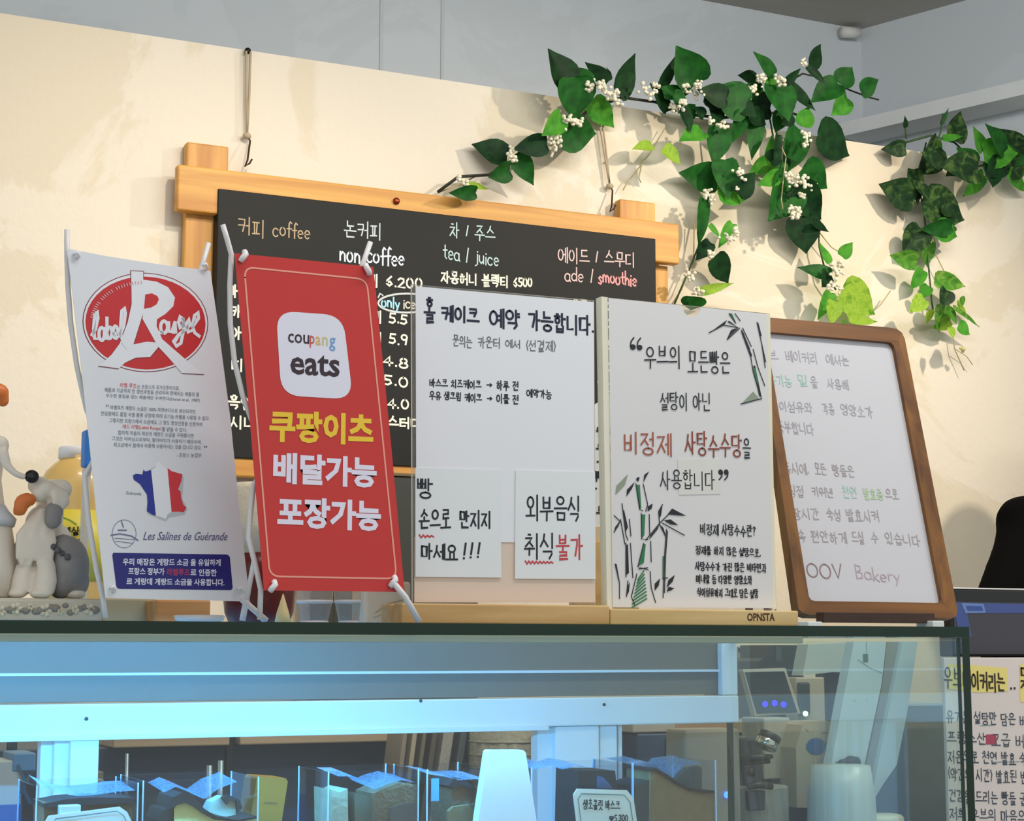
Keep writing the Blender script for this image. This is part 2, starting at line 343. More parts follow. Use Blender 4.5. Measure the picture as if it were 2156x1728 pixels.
def glyphs(text, off=0.0, shear=0.0, res=2):
    key = (text, off, shear)
    if key not in _FC:
        c = bpy.data.curves.new('f', 'FONT'); c.body = text; c.resolution_u = res; c.offset = off; c.shear = shear
        o = bpy.data.objects.new('f', c); COL.objects.link(o)
        dg = bpy.context.evaluated_depsgraph_get(); me = bpy.data.meshes.new_from_object(o.evaluated_get(dg))
        vs = [v.co.copy() for v in me.vertices]; fs = [tuple(p.vertices) for p in me.polygons]
        bpy.data.objects.remove(o); bpy.data.curves.remove(c); bpy.data.meshes.remove(me)
        x0 = min(v.x for v in vs); x1 = max(v.x for v in vs); y0 = min(v.y for v in vs); y1 = max(v.y for v in vs)
        _FC[key] = ([((v.x-x0)/(x1-x0), (v.y-y0)/(y1-y0)) for v in vs], fs)
    return _FC[key]
def printed(mb, pl, text, a, b, h, off=0.0, d=0.0006, shear=0.0, m=0, skew=0.0):
    """printed lettering between pixels a and b (centre line), h pixels high; skew leans it along the sheet's own side edge"""
    d *= 0.4; vs, fs = glyphs(text, off, shear); A = pl.w(*a); B = pl.w(*b); mm = pl.m(*a)
    up = (pl.uy + pl.ux*skew)*(h*mm)
    mb.add([A + (B-A)*x + up*(y-.5) + pl.n*d for x, y in vs], fs, m)
# ------------------------------------------------------------------ the room
YW = 2.95                                # front of the cream partition
def plaster(name, base, patch, dirt, s1=1.6, bump=0.25):
    m = bpy.data.materials.new(name); m.use_nodes = True; nt = m.node_tree; N = nt.nodes; L = nt.links
    b = N['Principled BSDF']; b.inputs['Roughness'].default_value = 0.9; b.inputs['Specular IOR Level'].default_value = 0.15
    tc = N.new('ShaderNodeTexCoord')
    n1 = N.new('ShaderNodeTexNoise'); n1.inputs['Scale'].default_value = s1; n1.inputs['Detail'].default_value = 9; n1.inputs['Distortion'].default_value = 1.4; n1.inputs['Roughness'].default_value = 0.6
    n2 = N.new('ShaderNodeTexNoise'); n2.inputs['Scale'].default_value = 60; n2.inputs['Detail'].default_value = 6
    n3 = N.new('ShaderNodeTexNoise'); n3.inputs['Scale'].default_value = 5.5; n3.inputs['Detail'].default_value = 8; n3.inputs['Distortion'].default_value = 2.2
    for n in (n1, n2, n3): L.new(tc.outputs['Object'], n.inputs['Vector'])
    r1 = N.new('ShaderNodeValToRGB'); r1.color_ramp.elements[0].position = 0.485; r1.color_ramp.elements[1].position = 0.515
    r1.color_ramp.elements[0].color = (*lin(base), 1); r1.color_ramp.elements[1].color = (*lin(patch), 1); L.new(n1.outputs['Fac'], r1.inputs[0])
    r3 = N.new('ShaderNodeValToRGB'); r3.color_ramp.elements[0].position = 0.77; r3.color_ramp.elements[1].position = 0.80; L.new(n3.outputs['Fac'], r3.inputs[0])
    mx = N.new('ShaderNodeMix'); mx.data_type = 'RGBA'; mx.inputs[7].default_value = (*lin(dirt), 1)
    L.new(r1.outputs[0], mx.inputs[6]); L.new(r3.outputs[0], mx.inputs[0]); L.new(mx.outputs[2], b.inputs['Base Color'])
    ad = N.new('ShaderNodeMath'); ad.operation = 'MULTIPLY_ADD'; ad.inputs[1].default_value = 0.25
    L.new(n2.outputs['Fac'], ad.inputs[0]); L.new(r1.outputs[0], ad.inputs[2])
    bp = N.new('ShaderNodeBump'); bp.inputs['Strength'].default_value = bump; bp.inputs['Distance'].default_value = 0.006
    L.new(ad.outputs[0], bp.inputs['Height']); L.new(bp.outputs['Normal'], b.inputs['Normal']); return m
M_cream = plaster('cream_plaster', '#dfd3bb', '#e6dcc9', '#cfc1a2', 1.7, 0.7)
M_grey = plaster('grey_painted_concrete', '#c9d0d4', '#cdd4d8', '#a3abb0', 2.4, 0.3)
M_ceil = plaster('ceiling_paint', '#b4b0a9', '#b7b3ac', '#a5a19a', 1.0, 0.1)
M_floor = mat('floor_tile', '#8a857d', 0.5, var=0.1, scale=4)
WT = U(1000, 178, YW).z
YB = 3.38
corner = U(1812, 62, YB); CEIL = corner.z
wd = (ROT @ Vector((-3978, -504, -F))); wd.z = 0; wd.normalize()     # along the side wall, away from us
wn = Vector((-wd.y, wd.x, 0)); 
if wn.dot(EYE-corner) < 0: wn = -wn                                  # into the room
near = corner - wd*1.9
tx = (corner.y-YW)/wd.y; xcut = (corner - wd*tx).x
struct(MB().box((-1.2, YW, 0), (xcut-0.005, YW+0.1, WT)).build('wall_back', M_cream))
struct(MB().box((-1.2, YB, 0), (corner.x+0.1, YB+0.12, CEIL)).build('wall_upper', M_grey))
struct(MB().prism([corner*1, near, near-wn*0.12, corner-wn*0.12], (0, 0, -CEIL)).build('wall_right', M_grey))
struct(MB().box((-1.6, 0.9, CEIL), (5.2, 3.7, CEIL+0.1)).build('ceiling', M_ceil))
struct(MB().box((-3, -3, -0.1), (6, 3.6, 0)).build('floor', M_floor))
# formwork seams: two shallow ribs in the painted concrete
for i, px in enumerate((804, 932)):
    a = U(px, -60, YB).x
    struct(MB().box((a-0.004, YB-0.003, WT-0.1), (a+0.004, YB+0.02, CEIL-0.001), 0.001).build('trim_%d' % (i+1), mat('grey_seam', '#c6cbcd', 0.8)))
# boxed white beam along the side wall
wp0 = PL(corner, wd, ZUP); best = None
for k in range(2, 60):
    d = k*0.005; pd = PL(corner+wn*d, wd, ZUP)
    e = abs(pd.w(2156, 198.5).z - wp0.w(2156, 230).z)
    if best is None or e < best[0]: best = (e, d, pd.w(2156, 198.5).z, pd.w(2156, 167).z)
_, bd, zb, zt = best
p0 = corner + wd*0.0; p1 = near*1
mbm = MB(); mbm.prism([p0+wn*0.002+ZUP*(zb-CEIL), p0+wn*bd+ZUP*(zb-CEIL), p1+wn*bd+ZUP*(zb-CEIL), p1+wn*0.002+ZUP*(zb-CEIL)], (0, 0, zt-zb))
struct(mbm.build('trim_3', mat('white_beam_paint', '#dfe3e4', 0.6)))
tw = corner + wd*(-0.012) + wn*0.03
struct(MB().tube([tw+Vector((-0.05, 0, -0.025)), tw+Vector((0.0, 0, -0.02))], 0.014, 10).build('trim_4', mat('white_pipe', '#d8d8d4', 0.5), smooth=True))
# ------------------------------------------------------------------ menu chalkboard in a pine frame
M_pineX = wood('pine_along', '#b97a2e', '#dea951', 'X', 1.0); M_pineZ = wood('pine_upright', '#b97a2e', '#e0ad58', 'Z', 1.0)
M_slate = mat('chalkboard_slate', '#171714', 0.6, var=0.25, scale=9, spec=0.3)
YR = 2.90
x0, x1 = U(375, 345, YR).x, U(1430, 470, YR).x
zt1 = U(375, 345, YR).z; zt0 = U(372, 441, YR).z; zb1 = U(505, 960, YR).z; zb0 = U(505, 1003, YR).z
board = thing('menu_chalkboard', ((x0+x1)/2, YR, zb0), 'large menu chalkboard in a pine frame with crossed corners, hung on the cream wall', 'chalkboard')
MB().box((x0, YR, zt0), (x1, YR+0.022, zt1), 0.003).build('frame_rail', M_pineX, board)
MB().box((x0, YR, zb0), (x1, YR+0.022, zb1), 0.003).build('frame_rail', M_pineX, board)
for pa, pb, ptop in ((400, 489, 304), (1316, 1391, 424)):
    a, b = U(pa, 330, YR).x, U(pb, 330, YR).x
    MB().box((a, YR+0.022, zb0-0.012 if pa < 900 else zt0+.002), (b, YR+0.046, U((pa+pb)/2, ptop, YR+0.022).z), 0.003).build('frame_post', M_pineZ, board)
MB().box((U(1340, 600, YR+.022).x, YR+0.0225, zb0-0.012), (U(1407, 600, YR+.022).x, YR+0.0455, zt0-.001), 0.002).build('frame_post', M_pineZ, board)
ps = PL((0, YR-0.004, 0), (1, 0, 0), ZUP)
sx0, sx1 = ps.w(455, 600).x, ps.w(1381, 560).x; sz1 = ps.w(455, 396).z
slate = MB().box((sx0, YR-0.004, zb1-0.004), (sx1, YR+0.03, sz1), 0.0015).build('slate_panel', M_slate, board)
MB().lathe([(0.007, 0), (0.007, 0.003), (0.003, 0.004)], (0, 0, 0), 12)
sp = U(835, 423, YR-0.003)
MB().ell(sp, (0.0065, 0.004, 0.0065), 12, 8).build('screw', mat('copper_screw', '#8a3a1e', 0.35, 0.8), board, True)
PB = YP(YR-0.004)
def chalk(col, items, w=2.8, name='chalk_lettering'):
    k = Ink(PB, 0.0008)
    for t, a, b, h in items: k.text(t, a, b, h, w)
    return k.build(name, mat('chalk_'+col.strip('#'), col, 0.95, var=0.15, scale=400), slate)
chalk('#b9a383', [('커피', (500, 474), (560, 483), 38), ('coffee', (574, 482), (654, 491), 44)])
chalk('#c9d2d6', [('논커피', (724, 480), (806, 488), 36)])
chalk('#dbe6ee', [('non coffee', (714, 535), (852, 545), 50)], 3.6)
chalk('#bfd6d4', [('차 / 주스', (946, 484), (1044, 493), 32), ('tea / juice', (932, 532), (1051, 547), 44)])
chalk('#ece9d6', [('자몽허니 블랙티 6500', (928, 583), (1121, 597), 25)], 3.6)
chalk('#e2c3bd', [('에이드 / 스무디', (1174, 535), (1338, 548), 33), ('ade / ', (1188, 578), (1262, 582), 40)])
chalk('#e39f9c', [('smoothie', (1259, 584), (1341, 590), 40)], 3.6)
chalk('#f0ebda', [('카페라떼 6.200', (662, 580), (890, 600), 27), ('바닐라라떼 5.5', (640, 655), (860, 674), 27), ('카라멜라떼 5.9', (640, 700), (860, 718), 27),
   ('초코 4.8', (700, 752), (862, 767), 27), ('녹차 5.0', (700, 792), (862, 807), 27), ('밀크티 4.0', (690, 838), (862, 854), 27), ('스터디 5.0', (816, 888), (930, 894), 24),
   ('바닐라', (479, 612), (548, 620), 27), ('카페모카', (482, 655), (600, 664), 27), ('아인슈페너', (484, 700), (620, 711), 27), ('디카페인', (486, 768), (600, 776), 27),
   ('흑임자', (480, 846), (560, 852), 27), ('시나몬', (484, 888), (570, 894), 27)], 4.0)
chalk('#f0ebda', [('레몬 6.0', (1190, 640), (1290, 648), 24), ('자몽 6.0', (1190, 675), (1290, 684), 24), ('딸기 6.5', (1190, 718), (1292, 728), 24), ('청포도 7.0', (1170, 764), (1292, 775), 24), ('망고 7.0', (1190, 808), (1292, 818), 24)], 3.6)
k = Ink(PB, 0.0008); k.line(arc(856, 638, 60, 20, 0, 360, 28), 4); k.line([(796, 626), (800, 618), (806, 622)], 3); k.build('chalk_lettering', mat('chalk_white2', '#cfd3cf', 0.95), slate)
chalk('#a7dbea', [('only', (802, 636), (842, 640), 34)], 3.4); chalk('#d8d2c4', [('ice', (848, 640), (876, 642), 32)], 3.0)
# cords and hooks that carry the board
M_cord = mat('tan_cord', '#b5a488', 0.9); M_hook = mat('brown_wire', '#4a3322', 0.45, 0.6)
for nm, top, bot, hookb, lab in (('left', (523, 108), (520, 286), (516, 352), 'thin tan cord with wire hook above the coffee heading of the chalkboard'),
                            ('right', (1262, 236), (1284, 392), (1283, 447), 'thin tan cord with wire hook above the smoothie end of the chalkboard')):
    yc = YW-0.012; t = U(*top, yc); b = U(*bot, yc); h = U(*hookb, YR+0.03)
    th = thing('hanging_cord', (b.x, b.y, h.z), lab, 'cord')
    MB().tube([t+Vector((-.004, 0, 0)), (t+b)/2+Vector((-.002, 0, 0)), b], 0.0022, 6).build('cord', M_cord, th, True)
    MB().tube([t+Vector((.004, 0, 0)), (t+b)/2+Vector((.003, 0, 0)), b], 0.0022, 6).build('cord', M_cord, th, True)
    MB().ell(b, (.008, .007, .006), 10, 7).build('knot', M_cord, th, True)
    MB().tube([b, b+Vector((.006, 0, -.008)), h+Vector((.003, -.004, .012)), h+Vector((-.002, -.006, 0)), h+Vector((.006, -.007, .006)), h+Vector((.010, -.008, .014))], 0.0018, 6).build('hook', M_hook, th, True)
    MB().ell(t+Vector((0, 0.004, 0.002)), (.006, .006, .006), 10, 7).build('nail', mat('dark_nail', '#241d18', 0.4, 0.7), th, True)
# ------------------------------------------------------------------ vines
def leafmat(name, c1, c2, c3=None, tl=0.35):
    m = bpy.data.materials.new(name); m.use_nodes = True; nt = m.node_tree; N = nt.nodes; L = nt.links
    b = N['Principled BSDF']; b.inputs['Roughness'].default_value = 0.5; b.inputs['Specular IOR Level'].default_value = 0.14; out = N['Material Output']
    tc = N.new('ShaderNodeTexCoord'); nz = N.new('ShaderNodeTexNoise'); nz.inputs['Scale'].default_value = 45; nz.inputs['Detail'].default_value = 4
    L.new(tc.outputs['Object'], nz.inputs['Vector']); cr = N.new('ShaderNodeValToRGB')
    cr.color_ramp.elements[0].position = 0.35; cr.color_ramp.elements[1].position = 0.65
    cr.color_ramp.elements[0].color = (*lin(c1), 1); cr.color_ramp.elements[1].color = (*lin(c2), 1)
    if c3:
        cr.color_ramp.elements[0].position = 0.3; cr.color_ramp.elements[1].position = 0.5; nz.inputs['Distortion'].default_value = 1.0; e = cr.color_ramp.elements.new(0.68); e.color = (*lin(c3), 1)
    L.new(nz.outputs['Fac'], cr.inputs[0]); L.new(cr.outputs[0], b.inputs['Base Color'])
    tr = N.new('ShaderNodeBsdfTranslucent'); L.new(cr.outputs[0], tr.inputs[0])
    mx = N.new('ShaderNodeMixShader'); mx.inputs[0].default_value = tl
    L.new(b.outputs[0], mx.inputs[1]); L.new(tr.outputs[0], mx.inputs[2]); L.new(mx.outputs[0], out.inputs[0]); return m
LM = {'d': leafmat('leaf_dark', '#102a16', '#1a421d', None, .12), 'g': leafmat('leaf_green', '#1a4c1d', '#276826', None, .2), 'b': leafmat('leaf_bright', '#3f8f2e', '#62ad3a', None, .35),
      'l': leafmat('leaf_lime', '#86b53a', '#a8cc4c', '#5f9a30', .45), 'v': leafmat('leaf_variegated', '#15291a', '#223f1f', '#56713a', .12), 'w': leafmat('leaf_variegated_light', '#3c7a2a', '#5d9a36', '#9dba5c', .35)}
def leaf(parent, base, tip, width, m, phi, cup, bend):
    a = tip-base; Ln = a.length; a = a/Ln
    n0 = Vector((0, -1, 0)); n0 = (n0 - a*n0.dot(a)).normalized()
    n = Matrix.Rotation(phi, 3, a) @ n0; s = a.cross(n)
    T = [0, .03, .1, .22, .38, .55, .72, .86, .95, 1.0]; Wd = [.10, .30, .43, .5, .49, .41, .27, .13, .05, .008]
    mb = MB(); rows = []
    for t, w in zip(T, Wd):
        wv = w*width/max(0.55, math.cos(phi)); r = []
        back = -0.06*Ln if t in (.03, .1) else 0
        for j, q in enumerate((-1, -.55, 0, .55, 1)):
            lift = abs(q)**1.3*cup*wv
            sh = (back*abs(q) if t < .15 else 0)
            p = base + a*(t*Ln+sh) + s*(q*wv) + n*(lift - bend*Ln*(t*t) + 0.012*Ln*math.sin(9*t+q*4))
            r.append(len(mb.v)); mb.v.append(p)
        rows.append(r)
    for i in range(len(rows)-1):
        for j in range(4): mb.f.append((rows[i][j], rows[i][j+1], rows[i+1][j+1], rows[i+1][j])); mb.mi.append(0)
    return mb.build('leaf', m, parent, True)
def flowers(parent, c, r, n, m):
    mb = MB(); rd = random.Random(int(c.x*1e4))
    for i in range(n):
        p = c + Vector((rd.gauss(0, .5)*r, rd.uniform(-.6, .3)*r, rd.gauss(0, .45)*r)); q = rd.uniform(.003, .0052)
        mb.ell(p, (q, q, q*rd.uniform(.7, 1)), 6, 4)
    return mb.build('flower_cluster', m, parent, True)
def stem(parent, pts, r, m, oy):
    P = [U(x, y, YW-o) for (x, y), o in zip(pts, oy if isinstance(oy, (list, tuple)) else [oy]*len(pts))]
    return MB().tube(P, r, 6).build('stem', m, parent, True)
M_stemg = mat('stem_green', '#33502a', 0.6); M_stemb = mat('stem_brown', '#2a2a1e', 0.7); M_stemp = mat('stem_pale', '#b4a878', 0.7)
M_flow = mat('white_berry_flowers', '#e6e0c8', 0.7, var=0.08)
g1 = thing('flowering_vine', tuple(U(1500, 640, YW-0.05)), 'dark green heart-leaved vine garland with white flower clusters above the chalkboard', 'vine')
g2 = thing('pothos_vine', tuple(U(1990, 740, YW-0.05)), 'variegated pothos vine trailing down the wall above the monitor', 'vine')
def Z(o, s): return lambda x, y: (o[0]+x*s, o[1]+y*s)
zB, zC, zD, zE = Z((900, 80), .2319), Z((1300, 80), .2597), Z((1380, 380), .2319), Z((1800, 220), .3239)
LV1 = [(zB, [(1250,450,1110,110,270,'d'),(1310,355,1330,730,310,'g'),(1490,375,1300,265,90,'g'),(1640,400,1440,220,110,'d'),(1735,520,1885,155,170,'d'),(1490,570,1680,800,170,'b'),
   (1215,720,1045,880,160,'b'),(1200,850,1530,870,250,'g'),(1085,960,785,1008,160,'d'),(725,1070,418,965,190,'d'),(800,1050,955,1325,150,'g'),(745,1195,550,1260,140,'g'),(440,1400,200,1405,100,'g'),(350,1330,560,1360,60,'l'),(1660,370,1625,270,40,'d')]),
 (zC, [(340,425,510,110,80,'d'),(640,370,478,75,210,'g'),(400,600,280,370,130,'d'),(370,450,600,430,100,'g'),(560,620,625,540,110,'g'),(890,490,660,420,150,'d'),(1050,560,770,410,250,'g'),(1130,340,985,300,110,'d'),(1270,300,1108,118,120,'g'),
   (1240,560,1080,520,170,'d'),(1270,380,1390,660,230,'g'),(1390,385,1595,580,100,'d'),(1360,370,1480,250,60,'d'),(1560,230,1640,58,110,'d'),(1540,230,1690,375,55,'d'),(1800,370,1900,240,140,'g'),(1790,370,1575,515,150,'g'),(1860,480,1738,620,150,'b'),(1970,430,2112,340,120,'g'),
   (520,570,595,755,100,'d'),(690,760,508,830,115,'b'),(280,870,130,895,75,'l'),(365,895,507,1020,120,'l'),(825,725,780,1020,170,'g'),(1010,590,938,840,140,'g'),(1130,640,1090,975,120,'g'),(1470,735,1350,1090,230,'g'),(1620,770,1872,945,270,'d'),(1500,1050,1690,1210,200,'g'),
   (1500,720,1545,565,110,'b'),(810,1140,508,1092,180,'g'),(860,985,900,1290,170,'g'),(815,1270,1030,1308,150,'b'),(970,1260,1115,1095,150,'d'),(1245,1000,1070,1095,110,'b'),(1315,1110,1138,1192,100,'b'),(1400,1160,1245,1465,280,'g'),(1440,1200,1640,1458,200,'d'),(800,560,790,700,120,'d'),(1180,420,1060,480,90,'b'),
   (700,480,860,560,110,'d'),(980,420,880,540,150,'g'),(1150,450,1040,380,120,'g'),(1080,600,1200,700,110,'d'),(1330,600,1280,760,120,'g'),(1420,620,1330,700,100,'d'),(1230,1000,1330,900,110,'d'),(700,640,620,560,90,'d'),(450,470,560,540,110,'g'),(1560,1180,1620,1080,100,'g'),(870,560,980,500,120,'d'),(1340,1000,1280,1120,100,'g'),(1500,900,1380,960,110,'g'),(1260,830,1200,950,100,'b'),(1300,780,1260,1000,80,'d'),(960,500,1120,640,120,'d'),(1200,330,1300,430,100,'b')]),
 (zD, [(440,160,378,590,130,'g'),(700,390,570,610,90,'b'),(500,560,372,718,110,'d'),(535,690,660,925,180,'d'),(390,1015,695,935,70,'l'),(345,1050,320,1170,180,'g'),(1320,325,1370,650,260,'d'),(1430,370,1560,462,60,'d'),(1570,760,1490,570,100,'b'),(1600,850,1300,795,110,'g'),(1570,850,1520,962,140,'d'),(1690,690,1785,565,90,'b'),
   (1690,985,1975,1205,270,'l'),(1590,1015,1475,1255,100,'b'),(1620,1090,1600,1300,130,'l'),(1750,1250,1990,1290,90,'l'),(1690,1290,1720,1320,60,'b'),(490,400,580,520,50,'b')])]
LV2 = [(zE, [(330,285,178,290,85,'v'),(650,240,682,55,110,'v'),(530,255,400,450,180,'v'),(800,430,565,390,170,'v'),(780,395,668,285,100,'g'),(835,455,700,590,95,'b'),(835,325,1050,318,160,'b'),(830,305,768,150,95,'b'),(970,310,865,130,115,'g'),(1100,340,900,165,180,'v'),(880,400,890,538,120,'d'),(975,420,1120,370,140,'v'),(1000,440,1110,565,90,'b'),
   (395,610,172,522,150,'v'),(375,420,400,645,110,'v'),(435,630,702,745,210,'v'),(630,790,430,810,80,'g'),(520,800,665,855,120,'b'),(640,785,500,850,70,'g'),(435,810,312,968,140,'v'),(470,885,470,1050,125,'w'),(405,1020,230,980,90,'w'),(445,1075,362,1198,80,'b'),(515,1135,712,1180,95,'w'),(595,1205,560,1312,105,'v'),(450,1260,360,1345,85,'l'),(560,1295,540,1475,150,'w'),(640,1320,805,1440,35,'w'),(665,1290,738,1392,50,'l'),(670,1435,742,1495,85,'b'),(480,1335,470,1425,60,'l'),(620,1400,500,1450,70,'l'),
   (450,300,560,420,120,'v'),(700,360,600,460,110,'v'),(960,380,860,460,120,'d'),(1060,300,980,400,120,'g'),(420,520,470,620,90,'v'),(560,660,640,720,100,'v'),(480,1180,420,1260,60,'b'),(600,1340,660,1420,70,'w'),(530,230,560,380,60,'w'),(560,130,610,25,22,'g'),(330,150,325,75,30,'d'),(570,220,690,210,40,'b'),(690,1250,700,1310,40,'w'),(620,1450,640,1520,35,'l')])]
rd = random.Random(5)
for par, LL in ((g1, LV1), (g2, LV2)):
    for z, ls in LL:
        for (bx, by, tx_, ty, w, m) in ls:
            sc = {zB: .2319, zC: .2597, zD: .2319, zE: .3239}[z]
            off = rd.uniform(.035, .085); pb = z(bx, by); pt = z(tx_, ty)
            B = U(*pb, YW-off); T = U(*pt, YW-off-rd.uniform(-.025, .02))
            T = B + (T-B)*1.05
            leaf(par, B, T, 1.34*w*sc*mpp(*pb, YW-off), LM[m], rd.uniform(-.45, .45), rd.uniform(.1, .42), rd.uniform(-.06, .06))
for z, fs in ((zB, [(1480,430,60),(1560,440,70),(1650,500,70),(1710,570,45),(1280,760,60),(1150,930,70),(1140,1010,60),(775,1090,50),(760,1020,35),(300,1300,50),(1350,770,40)]),
              (zC, [(230,430,60),(320,390,40),(470,570,50),(520,520,40),(560,400,50),(650,390,50),(640,460,40),(850,710,50),(750,680,30),(1510,200,35),(1310,345,50),(1530,790,50),(1520,860,30),(1000,1110,55),(970,1215,25),(740,1270,55),(1400,1160,70),(1490,1170,70),(1570,1200,55),(1420,1400,60),(1150,340,50),(1090,420,40),(920,610,30)]),
              (zD, [(660,510,70),(500,680,45),(380,1010,50),(1650,790,80),(1600,960,70),(1280,290,60),(300,860,60),(1320,130,30),(720,470,30)])):
    for x, y, r in fs:
        p = z(x, y); s = {zB: .2319, zC: .2597, zD: .2319}[z]
        flowers(g1, U(*p, YW-rd.uniform(.06, .1)), r*s*mpp(*p, YW), max(7, int(r*.28)), M_flow)
for x, y, r in ((690, 1590, 30), (490, 870, 25)):
    p = zE(x, y); flowers(g2, U(*p, YW-.05), r*.32*mpp(*p, YW), 6, mat('pale_buds', '#cdc68c', .6))
for par, m, r, pts, o in ((g1, M_stemb, .003, [(922, 404), (965, 372), (1030, 368), (1100, 330), (1180, 290), (1240, 230), (1310, 205), (1380, 215), (1440, 240), (1520, 248), (1600, 240), (1660, 235), (1700, 250)], .03),
  (g1, M_stemb, .002, [(1655, 175), (1690, 155), (1735, 165), (1790, 190), (1830, 205), (1850, 210)], .04), (g1, M_stemg, .002, [(1500, 250), (1510, 340), (1490, 420), (1470, 520), (1450, 570), (1420, 640)], .03), (g1, M_stemp, .0014, [(1462, 470), (1460, 550), (1435, 610), (1415, 640)], .02),
  (g1, M_stemg, .002, [(1620, 245), (1630, 300), (1650, 370), (1700, 420), (1722, 470), (1725, 520), (1740, 580), (1760, 610)], .03), (g1, M_stemp, .0014, [(1705, 410), (1725, 470), (1725, 520)], .03), (g1, M_stemp, .0014, [(1726, 490), (1750, 520), (1775, 535)], .03), (g1, M_stemp, .0014, [(1838, 655), (1855, 640), (1875, 612)], .03),
  (g1, M_stemp, .0012, [(1400, 270), (1370, 320), (1340, 360), (1320, 385), (1312, 400)], .015), (g1, M_stemp, .0012, [(1350, 350), (1345, 375), (1350, 385)], .015), (g1, M_stemp, .0013, [(1000, 372), (975, 385), (950, 395), (925, 404)], .02), (g1, M_stemp, .0014, [(1640, 300), (1655, 330), (1650, 370), (1645, 420), (1648, 440)], .07),
  (g2, M_stemg, .0025, [(1905, 300), (1960, 285), (2010, 300), (2060, 350), (2110, 340), (2156, 350), (2200, 360)], .03), (g2, M_stemg, .002, [(1950, 300), (1930, 380), (1945, 440), (1950, 500), (1955, 560), (1960, 620), (1965, 660)], .03),
  (g2, M_stemp, .0013, [(1970, 535), (1985, 565), (1995, 590)], .03), (g2, M_stemp, .0012, [(1955, 560), (1958, 610), (1965, 650)], .03), (g2, M_stemp, .0012, [(2005, 700), (2010, 735), (2030, 780)], .02), (g2, M_stemp, .001, [(2012, 735), (2035, 750), (2048, 768)], .02), (g2, M_stemg, .002, [(1905, 250), (1908, 292)], .05), (g2, M_stemg, .002, [(1985, 240), (1980, 280), (1970, 300)], .05)):
    stem(par, pts, r, m, o)
# ------------------------------------------------------------------ glass display case
YC, YR2, TOPZ, XR, XL = 1.50, 1.968, 1.2495, 1.2585, -0.35
M_glass = glass('clear_glass'); M_edge = mat('green_glass_edge', '#0b2a1a', 0.2, var=0.5, scale=6, spec=0.35)
M_alu = mat('case_white_metal', '#dfe7ea', 0.4, var=0.02); M_head = mat('case_grey_header', '#77736c', 0.45, var=0.04)
case = thing('display_case', ((XL+XR)/2, YC+0.2, 0), 'glass pastry display case with dark green glass edges and blue-lit rear door frames', 'display case')
def pane(name, lo, hi, edges, parent=case):
    """a real slab: big faces clear, rim faces green"""
    lo = Vector(lo); hi = Vector(hi); d = hi-lo; thin = min(range(3), key=lambda i: d[i])
    mb = MB(); mb.box(lo, hi)
    for i, f in enumerate(mb.f):
        c = [mb.v[j] for j in f]; n = (c[1]-c[0]).cross(c[2]-c[0]); ax = max(range(3), key=lambda q: abs(n[q]))
        mb.mi[i] = 0 if ax == thin else 1
    return mb.build(name, [M_glass, edges], parent)
pane('top_glass', (XL, YC, TOPZ-0.0108), (XR, YR2+0.01, TOPZ), M_edge)
pane('front_glass', (XL, YC+0.002, 0.62), (XR-0.0115, YC+0.008, TOPZ-0.0115), M_edge)
M_glass = glass('side_glass', (.93, .98, .965), 1.33, 1.75)
pane('side_glass', (XR-0.0105, YC, 0.62), (XR-0.0005, YR2, TOPZ-0.0112), M_edge)
MB().box((XL, YC+0.0, 0), (XR, YR2, 0.62), 0.006).build('base_cabinet', mat('case_base_panel', '#c9c4bb', 0.5), case)
MB().box((XL, YC+0.03, 0.985), (XR-0.02, YR2-0.02, 0.993), 0.001).build('glass_shelf', mat('pale_blue_shelf', '#cfe3ee', 0.2), case)
# rear header, lit top rail, door uprights
zr1, zr0 = U(300, 1479, YR2).z, U(300, 1546, YR2).z
xe = U(1545, 1462, YR2).x
MB().box((XL, YR2, zr1+0.001), (U(1510, 1400, YR2).x, YR2+0.012, TOPZ-0.0118), 0.001).build('rear_header', M_head, case)
MB().box((XL, YR2-0.006, U(700, 1416, YR2).z-0.0015), (U(1510, 1400, YR2).x, YR2-0.0001, U(700, 1416, YR2).z+0.0015)).build('header_seam', mat('pale_seam', '#cfe0ee', 0.3), case)
MB().box((XL, YR2-0.012, zr0), (xe, YR2+0.018, zr1), 0.002).build('rear_rail', M_alu, case)
MB().box((XL, YR2-0.020, zr0-0.004), (U(1140, 1530, YR2).x, YR2-0.0005, zr0+0.002), 0.0005).build('rail_lip', M_alu, case)
MB().box((U(1512, 1400, YR2).x, YR2-0.010, zr1+0.0005), (xe, YR2+0.018, TOPZ-0.0118), 0.001).build('corner_post', M_alu, case)
def upright(pa, pb, y, name='door_upright'):
    a, b = U(pa, 1600, y).x, U(pb, 1600, y).x
    return MB().box((a, y, 0.63), (b, y+0.02, zr0-0.0005), 0.0015).build(name, M_alu, case)
upright(85, 112, YR2+0.002); upright(114, 147, YR2-0.006); upright(148, 208, YR2-0.016); upright(1132, 1168, YR2+0.002); upright(1170, 1262, YR2-0.008); upright(1263, 1300, YR2-0.002); upright(1302, 1311, YR2+0.004)
for px, py in ((182, 1513), (1272, 1483), (886, 1475)):
    MB().ell(U(px, py, YR2-0.018), 0.0022, 8, 6).build('screw', mat('dark_screw', '#1d3a4a', 0.4), case, True)
MB().box(U(124, 1504, YR2-0.009), U(131, 1484, YR2-0.005)).build('door_slot', mat('blue_slot', '#2436a8', 0.5), case)
